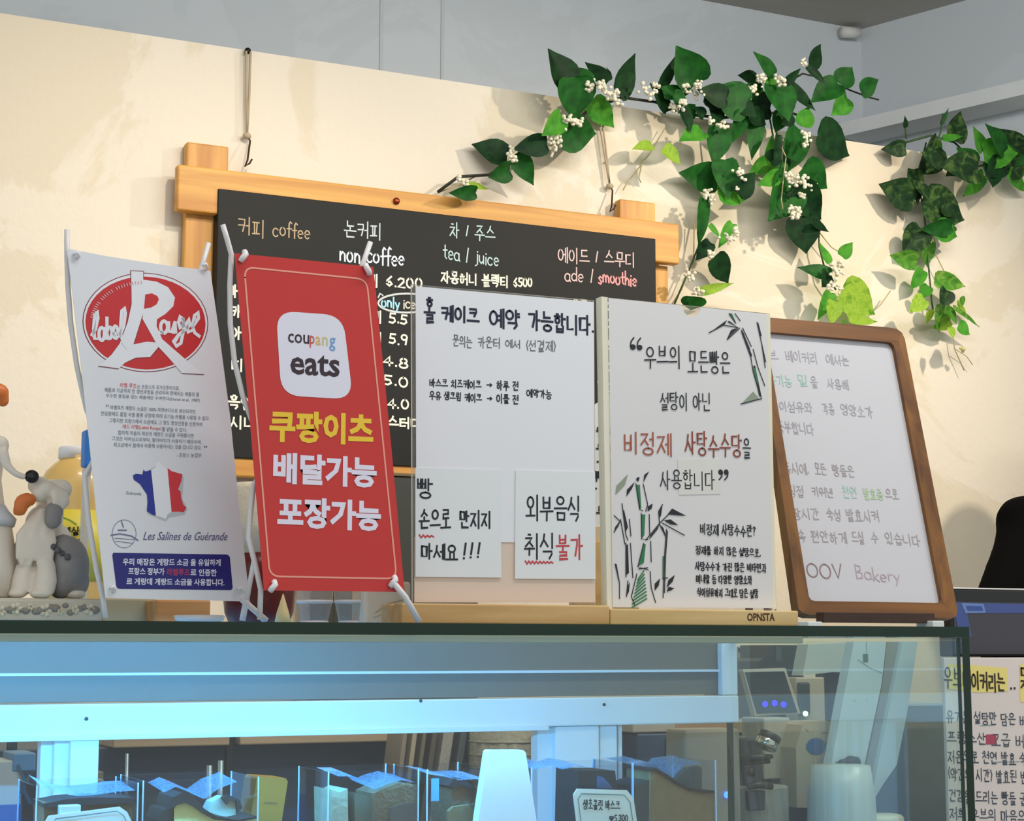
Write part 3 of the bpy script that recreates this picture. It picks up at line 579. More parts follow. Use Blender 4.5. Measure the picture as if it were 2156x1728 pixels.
# the case's own cool LED bar under the front edge of the top glass, shining on the rear frame
M_led = mat('led_diffuser', '#ffffff', 0.5, emit='#52b2ff', es=430.0); M_housing = mat('led_housing', '#a9ad9c', 0.35, 0.3)
lx0, lx1 = XL+0.02, U(1240, 1350, YC+0.03).x
hz1, hz0 = U(500, 1338.5, YC+0.022).z, U(500, 1352, YC+0.022).z
MB().box((lx0, YC+0.020, hz0), (XR-0.2, YC+0.027, TOPZ-0.0109), 0.0008).build('led_housing', M_housing, case)
MB().box((lx0, YC+0.027, hz0+0.0052), (XR-0.2, YC+0.062, TOPZ-0.0109), 0.0003).build('added_led_blocker', M_housing, case)  # added unseen plate, keeps LED light from rising through the top glass
MB().box((lx0, YC+0.0275, hz0+0.0008), (lx1, YC+0.0325, hz0+0.0045), 0.0005).build('led_strip', M_led, case)
# ------------------------------------------------------------------ signs on the case
M_paper = mat('white_paper', '#e3e5e8', 0.75, var=0.015, scale=6); M_paper2 = mat('note_paper', '#dfe4e4', 0.8, var=0.02, scale=8); M_acr = glass('clear_acrylic', (0.955, 0.955, 0.95), 1.0, 1.46, ((0.78, 0.74, 0.70), 0.10))
M_acre = mat('acrylic_edge', '#e6e2d2', 0.25, var=0.05); M_base = wood('sign_base_wood', '#b98f55', '#d3ad72', 'X', 1.6)
M_ink = mat('black_marker', '#20242a', 0.7, var=0.2, scale=300); M_navy = mat('navy_marker', '#1d2038', 0.7); M_red = mat('red_marker', '#c2434a', 0.7, var=0.15, scale=300)
M_brown = mat('brown_red_marker', '#8a4434', 0.7, var=0.2, scale=200); M_greym = mat('grey_marker', '#6c6f74', 0.7, var=0.2, scale=300); M_green = mat('green_marker', '#2f7a4c', 0.7, var=0.2, scale=200)
SY = YC+0.055
def acrylic(name, quad, lab):
    pl = YP(SY); P = [pl.w(*q) for q in quad]; c = sum(P, Vector())/4
    t = thing(name, (c.x, SY, TOPZ), lab, 'sign')
    mb = MB(); mb.prism(P, (0, 0.003, 0), 0, 1); mb.build('acrylic_panel', [M_acr, M_acre], t)
    return t, pl
def base(t, xa, xb, ya, m):
    a = U(xa, ya, SY-0.022); b = U(xb, ya, SY-0.022)
    mb = MB(); gz = TOPZ; x0_, x1_ = a.x, b.x
    mb.box((x0_, SY-0.022, gz), (x1_, SY-0.0008, a.z), 0.0015); mb.box((x0_, SY+0.0038, gz), (x1_, SY+0.03, a.z), 0.0015); mb.box((x0_+0.001, SY-0.003, gz), (x1_-0.001, SY+0.006, gz+0.006))
    return mb.build('wood_base', m, t)
s1, P1 = acrylic('cake_order_sign', [(867, 598), (1251, 632), (1254, 1283), (869, 1279)], 'acrylic sign about whole cake orders with two small notes, beside the red banner')
base(s1, 845, 1284, 1269, M_base)
def sheet(t, pl, q, d, m, th=0.0004, name='paper_sheet'):
    P = [pl.w(x, y, d) for x, y in q]; return MB().prism(P, -pl.n*th).build(name, m, t)
sheet(s1, P1, [(872, 1130), (1252, 1132), (1253, 1268), (872, 1268)], 0.0006, mat('beige_backing', '#d8c6b4', .7, var=.03, scale=9))
pa = sheet(s1, P1, [(874, 603), (1249, 636), (1251, 1143), (876, 1140)], 0.0012, M_paper)
pb_ = sheet(s1, P1, [(873, 985), (1052, 990), (1054, 1216), (873, 1214)], 0.0020, M_paper2)
pc_ = sheet(s1, P1, [(1084, 990), (1251, 994), (1252, 1219), (1082, 1218)], 0.0020, M_paper2)
k = Ink(P1, 0.0014); k.text('홀', (892, 655), (916, 657), 56, 5); k.text('케이크', (928, 659), (1010, 667), 36, 5); k.text('예약', (1029, 668), (1096, 674), 40, 5); k.text('가능합니다.', (1111, 674), (1250, 686), 40, 5); k.build('lettering', M_navy, pa)
k = Ink(P1, 0.0014); k.text('문의는', (952, 718), (994, 721), 24, 2.2); k.text('카운터', (1005, 720), (1053, 723), 24, 2.2); k.text('에서', (1062, 724), (1096, 725), 18, 2.2); k.text('(선결제)', (1106, 727), (1170, 730), 24, 2.2)
k.build('lettering', M_greym, pa)
k = Ink(P1, 0.0014); k.text('바스크 치즈케이크', (903, 806), (1013, 810), 18, 2.4); k.text('>', (1023, 810), (1036, 810), 16, 2.6); k.text('하루 전', (1044, 811), (1092, 814), 20, 2.6)
k.text('우유 생크림 케이크', (903, 832), (1014, 838), 18, 2.4); k.text('>', (1024, 838), (1036, 839), 16, 2.6); k.text('이틀 전', (1044, 839), (1092, 842), 20, 2.6); k.text('예약가능', (1107, 827), (1161, 831), 18, 2.4); k.build('lettering', M_ink, pa)
k = Ink(P1, 0.0022); k.text('빵', (876, 1028), (913, 1030), 44, 4); k.text('손으로', (881, 1095), (949, 1094), 42, 4); k.text('만지지', (965, 1092), (1034, 1096), 38, 4); k.text('마세요', (884, 1161), (964, 1163), 34, 4); k.text('!!!', (970, 1162), (1014, 1162), 40, 4.5); k.build('lettering', M_ink, pb_); k = Ink(P1, 0.0022)
k.text('외부음식', (1106, 1069), (1222, 1071), 52, 4); k.text('취식', (1102, 1148), (1168, 1149), 52, 4); k.build('lettering', M_ink, pc_)
def scrib(k, xa, xb, y, n):
    k.line([(xa+(xb-xa)*i/n, y+(3 if i % 2 else -3)*(1-.6*i/n)) for i in range(n+1)], 3.4)
k = Ink(P1, 0.0022); k.text('불가', (1169, 1152), (1228, 1152), 54, 4); scrib(k, 1104, 1162, 1184, 15); k.build('lettering', M_red, pc_); k = Ink(P1, .0022); scrib(k, 881, 911, 1129, 7); k.build('underline', M_red, pb_)
s2, P2 = acrylic('bamboo_sign', [(1268, 625), (1620, 660), (1635, 1292), (1282, 1287)], 'acrylic sign with quoted handwriting and drawn green bamboo, standing left of the framed whiteboard')
base(s2, 1285, 1681, 1281, wood('sign_base_pale', '#c6a467', '#d9bd85', 'X', 1.6))
MB().prism([P2.w(1266, 624, 0.0004), P2.w(1279, 626, 0.0004), P2.w(1290, 1284, 0.0004), P2.w(1278, 1283, 0.0004)], (0, 0.012, 0)).build('acrylic_side', mat('acrylic_cream_edge', '#e3dfc9', 0.3, var=0.05), s2)
MB().prism([P2.w(1611, 660, 0.0004), P2.w(1621, 661, 0.0004), P2.w(1634, 1282, 0.0004), P2.w(1625, 1282, 0.0004)], (0, 0.006, 0)).build('acrylic_side', MT['acrylic_cream_edge'], s2)
nt_ = [(1280, 628)] + [(1434, 643)] + arc(1455, 645, 19, 22, 170, 5, 10) + [(1476, 647), (1612, 662), (1625, 1280), (1289, 1278)]
pd_ = sheet(s2, P2, nt_, 0.0012, mat('bamboo_paper', '#dad9d8', 0.75, var=0.02, scale=7))
sheet(s2, P2, [(1425, 967), (1514, 966), (1515, 1040), (1428, 1042)], 0.0016, mat('correction_patch', '#d9d9d2', .8), 0.0003, 'paper_patch')
k = Ink(P2, 0.00175); k.text('우브의', (1355, 752), (1433, 753), 48, 3); k.text('모든빵은', (1446, 760), (1537, 763), 48, 3); k.text('설탕이 아닌', (1388, 845), (1496, 848), 37, 2.6); k.text('을', (1562, 943), (1580, 944), 42, 2.8); k.text('사용합니다', (1388, 1008), (1505, 1013), 40, 2.6); k.build('lettering', M_ink, pd_)
k = Ink(P2, 0.00175)
for x, y in ((1331, 731), (1345, 732)): k.fill(arc(x, y, 6, 6, 0, 330, 10)); k.line([(x-5, y-2), (x-4, y-12), (x+2, y-20)], 3)
k.build('quotation_mark', M_ink, pd_); k = Ink(P2, 0.00175)
for x, y in ((1515, 994), (1527, 994)): k.fill(arc(x, y, 5, 6, 0, 330, 10)); k.line([(x+4, y), (x+3, y+9), (x-3, y+16)], 3)
k.build('quotation_mark', M_ink, pd_); k = Ink(P2, 0.00175)
k.text('비정제 사탕수수란?', (1472, 1113), (1590, 1119), 24, 2.4)
for t, a, b in (('정제를 하지 않은 설탕으로,', (1463, 1157), (1600, 1164)), ('사탕수수가 가진 많은 비타민과', (1462, 1191), (1612, 1196)), ('미네랄 등 다양한 영양소와', (1464, 1218), (1582, 1222)), ('식이섬유까지 그대로 담은 설탕', (1466, 1246), (1595, 1250))): k.text(t, a, b, 18, 2.3)
k.build('lettering', M_ink, pd_)
k = Ink(P2, 0.00175); k.text('비정제', (1310, 932), (1415, 934), 48, 3.6); k.build('lettering', mat('rust_marker', '#a3563f', .7, var=.2, scale=200), pd_)
k = Ink(P2, 0.00175); k.text('사탕수수당', (1440, 934), (1562, 940), 50, 3.6); k.build('lettering', M_brown, pd_)
# bamboo drawing
zb8 = Z((1260, 960), .2083); zb7 = Z((1260, 620), .2025)
def L8(k, pts, w=2.2): k.line([zb8(*p) for p in pts], w)
def L7(k, pts, w=2.2): k.line([zb7(*p) for p in pts], w)
kb = Ink(P2, 0.00175); kg = Ink(P2, 0.00175); kk_ = Ink(P2, 0.00175)
for pts in ([(370, 280), (410, 540), (440, 555)], [(445, 285), (490, 490), (470, 560)], [(425, 580), (430, 840), (490, 845)], [(505, 590), (510, 800)], [(450, 880), (390, 1120), (495, 1150)], [(520, 860), (525, 1070)], [(380, 1190), (325, 1420), (360, 1510)], [(515, 1165), (525, 1330), (570, 1480)], [(470, 850), (610, 680), (700, 590)], [(610, 680), (600, 560), (640, 490)], [(610, 690), (680, 830)],
            [(640, 680), (860, 800)], [(230, 480), (270, 800), (290, 850)], [(305, 640), (320, 810)], [(270, 880), (270, 1220)], [(315, 880), (340, 1230)], [(215, 640), (260, 890)], [(150, 600), (210, 660), (150, 770)], [(160, 1090), (205, 1280), (205, 1440)], [(290, 1260), (275, 1420)], [(680, 740), (660, 1000), (645, 1430)], [(690, 760), (670, 1020), (660, 1380)], [(640, 1240), (690, 1230)], [(400, 1140), (490, 1130)]):
    L8(kb, pts)
for pts in ([(165, 390), (175, 300), (290, 185), (260, 290)], ): kk_.fill([zb8(*p) for p in pts])
for pts in ([(275, 410), (280, 340), (360, 260), (330, 330)], [(445, 270), (455, 190), (505, 155), (470, 220)], [(490, 510), (540, 480), (530, 530), (490, 560)], [(690, 590), (735, 530), (880, 605), (800, 600)], [(650, 650), (720, 640), (800, 700), (720, 690)], [(625, 700), (650, 730), (680, 830), (640, 760)], [(600, 640), (605, 560), (640, 490), (625, 600)], [(560, 1360), (560, 1290), (615, 1235), (600, 1310)], [(680, 1330), (700, 1250), (765, 1200), (740, 1270)], [(680, 1370), (700, 1320), (760, 1335), (720, 1360)], [(370, 240), (385, 215), (410, 215), (395, 260)], [(240, 560), (250, 540), (290, 720), (270, 760)], [(270, 900), (290, 890), (300, 1180), (275, 1200)], [(160, 1090), (175, 1090), (205, 1260), (190, 1250)], [(275, 1420), (280, 1330), (310, 1270), (300, 1370)], [(150, 770), (160, 720), (205, 660), (195, 710)], [(500, 850), (520, 800), (610, 690), (590, 740)]):
    kb.fill([zb8(*p) for p in pts], random.uniform(0, .00008))
for pts in ([(378, 290), (410, 290), (425, 530), (405, 530)], [(428, 590), (465, 590), (455, 800), (432, 830)], [(440, 890), (470, 890), (450, 1080), (400, 1110)], [(640, 1010), (660, 1010), (655, 1240), (640, 1230)]):
    kg.fill([zb8(*p) for p in pts])
for i in range(9):
    y = 1200+i*35; L8(kg, [(330+max(0, 60-i*8), y+50), (450+min(30, i*4), y-40)], 3)
kb.build('bamboo_drawing', M_ink, pd_); kg.build('bamboo_drawing', M_green, pd_); kk_.build('bamboo_drawing', mat('pale_green_marker', '#8d9a84', .7), pd_)
kb = Ink(P2, 0.00175); kg = Ink(P2, 0.00175); kk_ = Ink(P2, 0.00175)
for pts in ([(1480, 370), (1560, 560), (1600, 800), (1670, 1050)], [(1490, 350), (1580, 540)], [(1600, 570), (1650, 760), (1720, 950)], [(1640, 290), (1690, 520), (1730, 700)], [(1690, 520), (1725, 760)], [(1350, 200), (1420, 300)], [(1410, 200), (1465, 275)], [(1140, 400), (1290, 320), (1440, 345)], [(1460, 350), (1330, 470)], [(1470, 1140), (1660, 1090), (1690, 1085)]): L7(kb, pts)
for pts in ([(1140, 405), (1280, 300), (1330, 265), (1300, 320)], [(1330, 285), (1350, 275), (1440, 345), (1400, 325)], [(1325, 470), (1370, 370), (1450, 345), (1370, 420)], [(1470, 375), (1500, 400), (1590, 640), (1570, 650)], [(1600, 740), (1620, 740), (1690, 1080), (1660, 1050)], [(1640, 290), (1655, 300), (1690, 440), (1675, 430)]): kb.fill([zb7(*p) for p in pts], random.uniform(0, .00008))
kk_.fill([zb7(*p) for p in ((1480, 1135), (1600, 1010), (1660, 1080))]); kg.fill([zb7(*p) for p in ((1350, 195), (1380, 200), (1420, 290), (1405, 290))]); kg.fill([zb7(*p) for p in ((1600, 760), (1625, 770), (1655, 960), (1630, 900))], .0002)
kb.build('bamboo_drawing', M_ink, pd_); kg.build('bamboo_drawing', M_green, pd_); kk_.build('bamboo_drawing', MT['pale_green_marker'], pd_)
mb = MB(); printed(mb, YP(SY-0.022), 'OPNSTA', (1573, 1299), (1631, 1299), 17, 0.03, 0.0004); mb.build('brand_stamp', mat('burnt_brown', '#4a2a14', .7), s2)
# ------------------------------------------------------------------ whiteboard easel, leaning back
eo = U(1690, 1295, YC+0.13); ex = ROT @ Vector((7862, -504, -F)); ey = ROT @ Vector((-836, 9228, -F))
PE = PL(eo, ex, ey)
we = thing('whiteboard_easel', (PE.w(1830, 1300).x, PE.w(1830, 1300).y, TOPZ), 'small wood-framed whiteboard with faded handwriting, leaning at the end of the case', 'whiteboard')
M_oak = wood('brown_frame_wood', '#583410', '#8c5c22', 'Z', 1.4, .45); M_oakx = wood('brown_frame_wood_x', '#583410', '#845420', 'X', 1.4, .45)
fo = [(1589, 669), (1868, 692), (1884, 695), (1895, 703), (1901, 716), (2012, 1288), (2008, 1300), (1996, 1303), (1700, 1296), (1686, 1292), (1677, 1283)]
fi = [(1608, 701), (1862, 722), (1872, 724), (1878, 731), (1881, 742), (1978, 1264), (1976, 1269), (1968, 1271), (1712, 1267), (1704, 1265), (1699, 1258)]
mb = MB(); th = 0.014; kf = 0
O = [PE.w(x, y, 0.004) for x, y in fo]; I = [PE.w(x, y, 0.004) for x, y in fi]; nn = len(O)
mb.v += O + I + [p-PE.n*th for p in O] + [p-PE.n*0.006 for p in I] + [p-PE.n*th for p in I]
for i in range(nn):
    j = (i+1) % nn; top = 0 if i in (3, 4, 5, 9, 10) else 1
    mb.f += [(i, j, nn+j, nn+i), (i, 2*nn+i, 2*nn+j, j), (nn+i, nn+j, 3*nn+j, 3*nn+i), (2*nn+i, 4*nn+i, 4*nn+j, 2*nn+j)]; mb.mi += [top]*4
mb.build('frame', [M_oak, M_oakx], we)
wsurf = MB().prism([PE.w(x, y, -0.0015) for x, y in fi], -PE.n*0.008).build('writing_surface', mat('whiteboard_surface', '#c6c5c8', 0.12, var=0.01, spec=0.5), we)
lf = [PE.w(1609, 800, -0.012), PE.w(1680, 1294, -0.012)]
MB().tube([lf[0]+Vector((0.01, .01, 0)), lf[1]+Vector((-0.012, .03, -0.0))], 0.0045, 8).build('back_leg', M_oak, we, True)
MB().tube([lf[0]+Vector((0.0, .016, 0)), lf[1]+Vector((-0.024, .05, -0.0))], 0.0045, 8).build('back_leg', M_oak, we, True)
mb = MB()
for i in range(4): mb.box(U(1735, 1310-i*5, YC+0.10), U(1950, 1306.5-i*5, YC+0.115), 0.0005)
mb.build('pen_tray', mat('dark_tray_wood', '#3a2212', .5, var=.3, scale=60), we)
MB().box((U(1690, 1300, YC+0.1).x, YC+0.09, TOPZ), (U(1720, 1300, YC+0.1).x, YC+0.12, TOPZ+0.006), .001).build('foot', mat('white_foot', '#d9dedb', .5), we)
mb = MB(); mb.box((U(1952, 1300, YC+0.1).x, YC+0.09, TOPZ), (U(1976, 1300, YC+0.1).x, YC+0.12, TOPZ+0.008), .001); mb.build('foot', mat('white_foot', '#d9dedb', .5), we)
PEi = PL(PE.o - PE.n*0.0015, PE.ux, PE.uy)
def fade(col, items, h=1.0, w=2.2):
    k = Ink(PEi, 0.0004)
    for t, a, b, hh in items: k.text(t, a, b, hh, w)
    k.build('faded_lettering', mat('faded_'+col.strip('#'), col, .4, var=.15, scale=300), wsurf)
fade('#a5a2a8', [('브', (1616, 748), (1640, 749), 26), ('베이커리', (1653, 749), (1722, 754), 26), ('에서는', (1738, 755), (1788, 760), 24), ('을', (1706, 803), (1722, 804), 26), ('사용해', (1741, 806), (1788, 810), 24), ('식이섬유와', (1622, 853), (1711, 858), 24), ('각종', (1731, 859), (1757, 861), 26), ('영양소가', (1770, 862), (1838, 867), 26), ('풍부합니다', (1635, 898), (1714, 904), 26)])
fade('#a39c9b', [('동시에,', (1649, 985), (1703, 988), 26), ('모든', (1715, 986), (1740, 989), 26), ('빵들은', (1752, 989), (1799, 992), 26), ('직접', (1660, 1034), (1694, 1036), 26), ('키워낸', (1709, 1034), (1755, 1038), 22), ('으로', (1864, 1040), (1892, 1042), 24), ('장시간', (1668, 1080), (1726, 1083), 26), ('숙성', (1740, 1082), (1771, 1084), 26), ('발효시켜', (1781, 1083), (1852, 1087), 26),
    ('속', (1680, 1128), (1697, 1129), 28), ('편안하게', (1707, 1129), (1784, 1133), 26), ('드실', (1793, 1131), (1820, 1133), 28), ('수', (1834, 1132), (1850, 1133), 26), ('있습니다', (1863, 1133), (1938, 1138), 26)])
fade('#9fc4b4', [('유기농', (1618, 798), (1668, 803), 26), ('밀', (1679, 801), (1703, 803), 26), ('천연', (1773, 1036), (1805, 1039), 26)]); fade('#a9c09c', [('발효종', (1817, 1038), (1860, 1042), 24)], w=2.8)
fade('#8f7474', [('OOV', (1698, 1203), (1775, 1206), 40)], w=3.0); fade('#b3a0a4', [('Bakery', (1800, 1206), (1896, 1216), 40)], w=2.4)
# ------------------------------------------------------------------ banners
M_rod = mat('white_plastic_rod', '#dcdad8', .4, var=.03); M_loop = mat('white_loop', '#eceaea', .4)
def rods(t, pl, lst):
    for pts, d, r in lst:
        MB().tube([pl.w(x, y, d) for x, y in pts], r, 8).build('rod', M_rod, t, True)
lb0 = U(222, 1262, YC+0.06); lux = ROT @ Vector((4722, -504, -F)); lux.z = 0
PLb = PL(lb0, lux, ZUP)
bl = thing('table_banner', (PLb.w(380, 1300).x, PLb.w(380, 1300).y, TOPZ), 'white mini banner with red oval logo and a French flag map, on curved white rods', 'banner', )
shL = [(141, 523), (230, 540), (340, 557), (443, 570), (460, 690), (485, 880), (505, 1080), (526, 1266), (370, 1262), (222, 1259), (205, 1100), (185, 900), (165, 720)]
blr = bl; bls = MB().prism([PLb.w(*p) for p in shL], -PLb.n*0.0006).build('banner_sheet', mat('banner_white_vinyl', '#dcdfe3', .5, var=.01), bl)
rods(bl, PLb, [([(147, 481), (147, 540), (149, 600), (155, 680), (168, 770), (188, 860), (230, 950), (330, 1080), (430, 1200), (505, 1245), (562, 1305)], -0.006, .0024), ([(450, 508), (436, 556), (400, 640), (330, 760), (230, 930), (188, 1000), (196, 1090), (214, 1200), (228, 1262), (233, 1300)], -0.010, .0024), ([(523, 1262), (515, 1306)], -.004, .003), ([(505, 1262), (556, 1306)], .004, .003)])
for x, y in ((160, 538), (430, 562), (236, 1240), (504, 1242)):
    MB().tube([PLb.w(x-5, y-2, .001), PLb.w(x, y-5, .004), PLb.w(x+5, y+1, .002), PLb.w(x+1, y+6, .001)], .0015, 6).build('grommet_loop', M_loop, bl, True)
zl1, zl2 = Z((120, 460), .2431), Z((160, 780), .3067)
M_lred = mat('logo_red', '#c3272b', .5, var=.02); M_ldk = mat('logo_outline', '#7d2326', .5); M_lw = mat('logo_white', '#e1e4e9', .5, var=.01)
def fill(pl, z, pts, d, m, par, name='logo_shape'):
    mb = MB(); mb.poly([pl.w(*z(*p), d*.4) for p in pts]); return mb.build(name, m, par, fix=False)
def ellz(cx, cy, rx, ry, n=40, tilt=0.0): return [(cx+rx*math.cos(2*math.pi*i/n), cy+ry*math.sin(2*math.pi*i/n)+tilt*rx*math.cos(2*math.pi*i/n)) for i in range(n)]
fill(PLb, zl1, ellz(765, 900, 545, 430, tilt=.02), .0003, M_ldk, bls); fill(PLb, zl1, ellz(765, 900, 537, 423, tilt=.02), .0005, M_lw, bls); fill(PLb, zl1, ellz(765, 905, 520, 402, tilt=.02), .0007, M_lred, bls)
Rs = [(640, 455), (745, 460), (748, 800), (730, 865), (660, 1090), (780, 1066), (905, 1078), (805, 1200), (680, 1205), (585, 1250), (535, 1298), (360, 1275), (470, 1180), (540, 1085), (610, 900), (645, 740)]
Rb = [(744, 530), (860, 546), (960, 595), (1020, 685), (1005, 760), (940, 825), (865, 872), (740, 862), (746, 640)]
Rl = [(735, 862), (865, 868), (860, 930), (890, 1000), (910, 1045), (1100, 1210), (1270, 1348), (1080, 1338), (960, 1200), (870, 1105), (840, 1050)]
def grow(pts, g):
    cx_ = sum(p[0] for p in pts)/len(pts); cy_ = sum(p[1] for p in pts)/len(pts)
    return [(p[0]+(g if p[0] > cx_ else -g), p[1]+(g if p[1] > cy_ else -g)) for p in pts]
for s_ in (Rs, Rl): fill(PLb, zl1, grow(s_, 6), .0008, M_ldk, bls)
for i, s_ in enumerate((Rs, Rb, Rl)): fill(PLb, zl1, s_, .0010+i*.00005, M_lw, bls)
fill(PLb, zl1, [(762, 658), (820, 648), (868, 672), (880, 700), (862, 742), (815, 770), (752, 782)], .0013, M_lred, bls)
k = Ink(PLb, .00054)
for pts in ([(300, 1010), (330, 960), (352, 860), (345, 800), (325, 830), (315, 960), (325, 1045), (345, 1040)], arc(385, 1000, 24, 55, -60, -330, 10), [(408, 950), (408, 1045), (430, 1040)], [(430, 860), (430, 1040)], arc(452, 990, 22, 50, -170, 170, 10), [(488, 1000), (520, 990)] + arc(504, 985, 22, 52, 0, -310, 10), [(540, 1020), (575, 930), (590, 820), (580, 775), (560, 800), (550, 900), (548, 1000), (570, 1070), (605, 1115)]):
    k.line([zl1(*p) for p in pts], 7.5)
k.build('logo_lettering', M_lw, bls)
k = Ink(PLb, .00054)
for pts in (
            [(870, 995), (900, 985)] + arc(925, 940, 30, 52, 100, 440, 12), [(965, 900), (965, 980), (1000, 985), (1020, 900)], [(1020, 900), (1025, 985)], [(1090, 870), (1070, 850), (1050, 900), (1065, 950), (1090, 930), (1090, 860), (1095, 960), (1070, 1080), (1030, 1105), (1010, 1070), (1050, 1010), (1110, 960)], [(1110, 960), (1150, 920), (1140, 870), (1118, 910), (1135, 985), (1180, 960)], [(1170, 940), (1225, 860), (1220, 815), (1190, 840), (1170, 930), (1190, 990), (1230, 1020)]):
    k.line([zl1(*p) for p in pts], 7.5)
k.build('logo_lettering', M_lw, bls)
k = Ink(PLb, .00054); tx_t = 'certifié qualité supérieure'
for i in range(26):
    a = math.radians(188+i*3.1); c = (765+480*math.cos(a), 905+365*math.sin(a)); e = (765+455*math.cos(a), 905+342*math.sin(a))
    if i in (8, 15): continue
    k.line([zl1(*c), zl1(*e)], 2.2)
k.build('logo_lettering', mat('logo_pink', '#dda6a6', .5), bls)
M_txt = mat('print_grey', '#66717f', .6); M_txr = mat('print_red', '#cf4a50', .6)
mb = MB()
def pr(t, a, b, h, off=0.0, m=None):
    q_ = MB(); printed(q_, PLb, t, zl2(*a), zl2(*b), h*.85, off*.3, .0006); q_.build('printed_text', m or M_txt, bls, fix=False)
pr('는 프랑스의 국가인증마크로,', (420, 110), (710, 122), 11, .01); pr('제품과 가공까지 전 생산과정을 관리하여 판매되는 제품의 품', (195, 132), (845, 165), 11, .01); pr('우수한 품질을 갖는 제품에만 수여한다(Daniel et al., 1987)', (205, 172), (850, 206), 11, .01)
pr('라벨루즈 게랑드 소금은 100% 자연바다으로 생산되지만,', (235, 252), (825, 283), 11, .01); pr('천일염에도 품질 서열 품평 규정에 따라 유기농 라벨을 사용할 수 없다.', (170, 293), (915, 328), 11, .01); pr('그렇지만 프랑스에서 소금에도 그 정도 명성인증을 인정하여', (228, 340), (865, 370), 11, .01)
pr('를 받을 수 있다.', (590, 402), (760, 408), 11, .01); pr('합리적 마을의 최상의 게랑드 소금을 구매했다면', (288, 425), (805, 448), 11, .01); pr('그것은 어머님으로부터, 할아버지가 사용하기 때문이며,', (245, 465), (862, 492), 11, .01); pr('최고급에서 몸에서 비롯해 사용하시는 것을 입니다 있다.', (258, 508), (860, 530), 11, .01); pr('- 프랑스 농업부', (690, 580), (860, 582), 11, .01)
pr('“', (205, 240), (225, 240), 6, .03); pr('”', (878, 524), (900, 524), 6, .03); pr('Guérande', (342, 838), (448, 846), 8, .0)
pr('라벨 루즈', (302, 98), (415, 106), 12, .015, M_txr); pr('레드 라벨(Label Rouge)', (320, 385), (585, 398), 12, .015, M_txr)
fill(PLb, zl2, [(400, 730), (470, 700), (570, 640), (640, 690), (740, 728), (730, 880), (765, 950), (745, 990), (640, 1010), (615, 1035), (550, 1008), (490, 985), (492, 860)], .0003, mat('print_soft_grey', '#b9bfc4', .6), bls, 'map_shape')
fill(PLb, zl2, [(390, 718), (412, 708), (455, 714), (462, 680), (475, 692), (515, 683), (548, 997), (520, 988), (485, 965), (490, 900), (486, 850), (440, 780), (395, 748)], .0006, mat('flag_blue', '#20308f', .5), bls, 'map_shape')
fill(PLb, zl2, [(515, 683), (545, 660), (545, 640), (565, 625), (590, 650), (628, 678), (655, 970), (630, 985), (615, 1020), (580, 1005), (548, 997)], .0006, mat('flag_white', '#e6e9ee', .5), bls, 'map_shape')
fill(PLb, zl2, [(628, 668), (655, 690), (730, 712), (722, 760), (700, 815), (718, 830), (720, 870), (735, 920), (757, 940), (740, 972), (700, 968), (655, 970)], .0006, mat('flag_red', '#cc2f3a', .5), bls, 'map_shape')
k = Ink(PLb, .00024); k.line([zl2(*p) for p in ellz(330, 1120, 82, 96, 30)] + [zl2(412, 1120)], 1.2); k.line([zl2(240, 1130), zl2(300, 1120), zl2(380, 1135), zl2(425, 1165)], 3); k.line([zl2(310, 1030), zl2(325, 1075)], 2.4); k.line([zl2(290, 1095), zl2(345, 1095)], 3); k.line([zl2(270, 1170), zl2(385, 1185)], 1.4); k.line([zl2(265, 1150), zl2(400, 1160)], 1.4); k.build('crest', mat('print_slate', '#6d7596', .6), bls)
mb = MB(); printed(mb, PLb, 'Les Salines de Guérande', zl2(460, 1134), zl2(1040, 1138), 18, .008, .0006, .35); mb.build('printed_text', mat('print_violet', '#5e5a86', .6), bls)
fill(PLb, zl2, [(258, 1250), (1030, 1262), (1045, 1266), (1056, 1282), (1075, 1490), (1070, 1502), (1058, 1506), (300, 1498), (285, 1494), (276, 1480), (249, 1268), (251, 1256)], .0006, mat('panel_navy', '#1c1f74', .45), bls, 'blue_panel')
mb = MB()
for t, a, b in (('우리 매장은 게랑드 소금 을 유일하게', (320, 1312), (992, 1318)), ('프랑스 정부가', (358, 1376), (606, 1380)), ('로 인증한', (785, 1384), (965, 1388)), ('르 게랑데 게랑드 소금을 사용합니다.', (345, 1446), (1018, 1454))):
    mb = MB(); printed(mb, PLb, t, zl2(*a), zl2(*b), 15, .025, .0009); mb.build('printed_text', mat('print_white', '#dfe1ee', .5), bls)
mb = MB(); printed(mb, PLb, '라벨루즈', zl2(622, 1382), zl2(780, 1384), 15, .025, .0009); mb.build('printed_text', mat('print_crimson', '#b23558', .5), bls)
# red delivery banner
PR = YP(YC+0.02)
br = thing('table_banner', (PR.w(700, 1300).x, YC+0.02, TOPZ), 'red mini delivery banner with rounded white app square and yellow heading, before the chalkboard', 'banner')
shR = [(494, 533), (640, 547), (786, 562), (800, 700), (820, 900), (838, 1090), (852, 1246), (700, 1244), (556, 1243), (540, 1050), (524, 860), (508, 690)]
brs = MB().prism([PR.w(*p) for p in shR], (0, .0006, 0)).build('banner_sheet', mat('banner_red_vinyl', '#c8302a', .42, var=.02), br)
rods(br, PR, [([(473, 470), (482, 500), (491, 532), (488, 600), (489, 680), (498, 760), (515, 830), (533, 880), (600, 960), (700, 1080), (790, 1180), (826, 1228)], -.006, .0026), ([(788, 505), (770, 556), (720, 680), (640, 860), (560, 990), (541, 1020), (534, 1080), (530, 1130), (545, 1190), (556, 1240), (554, 1304)], -.010, .0026), ([(533, 1120), (543, 1180), (528, 1262)], -.012, .0024), ([(822, 1222), (850, 1256), (880, 1308)], .003, .003)])
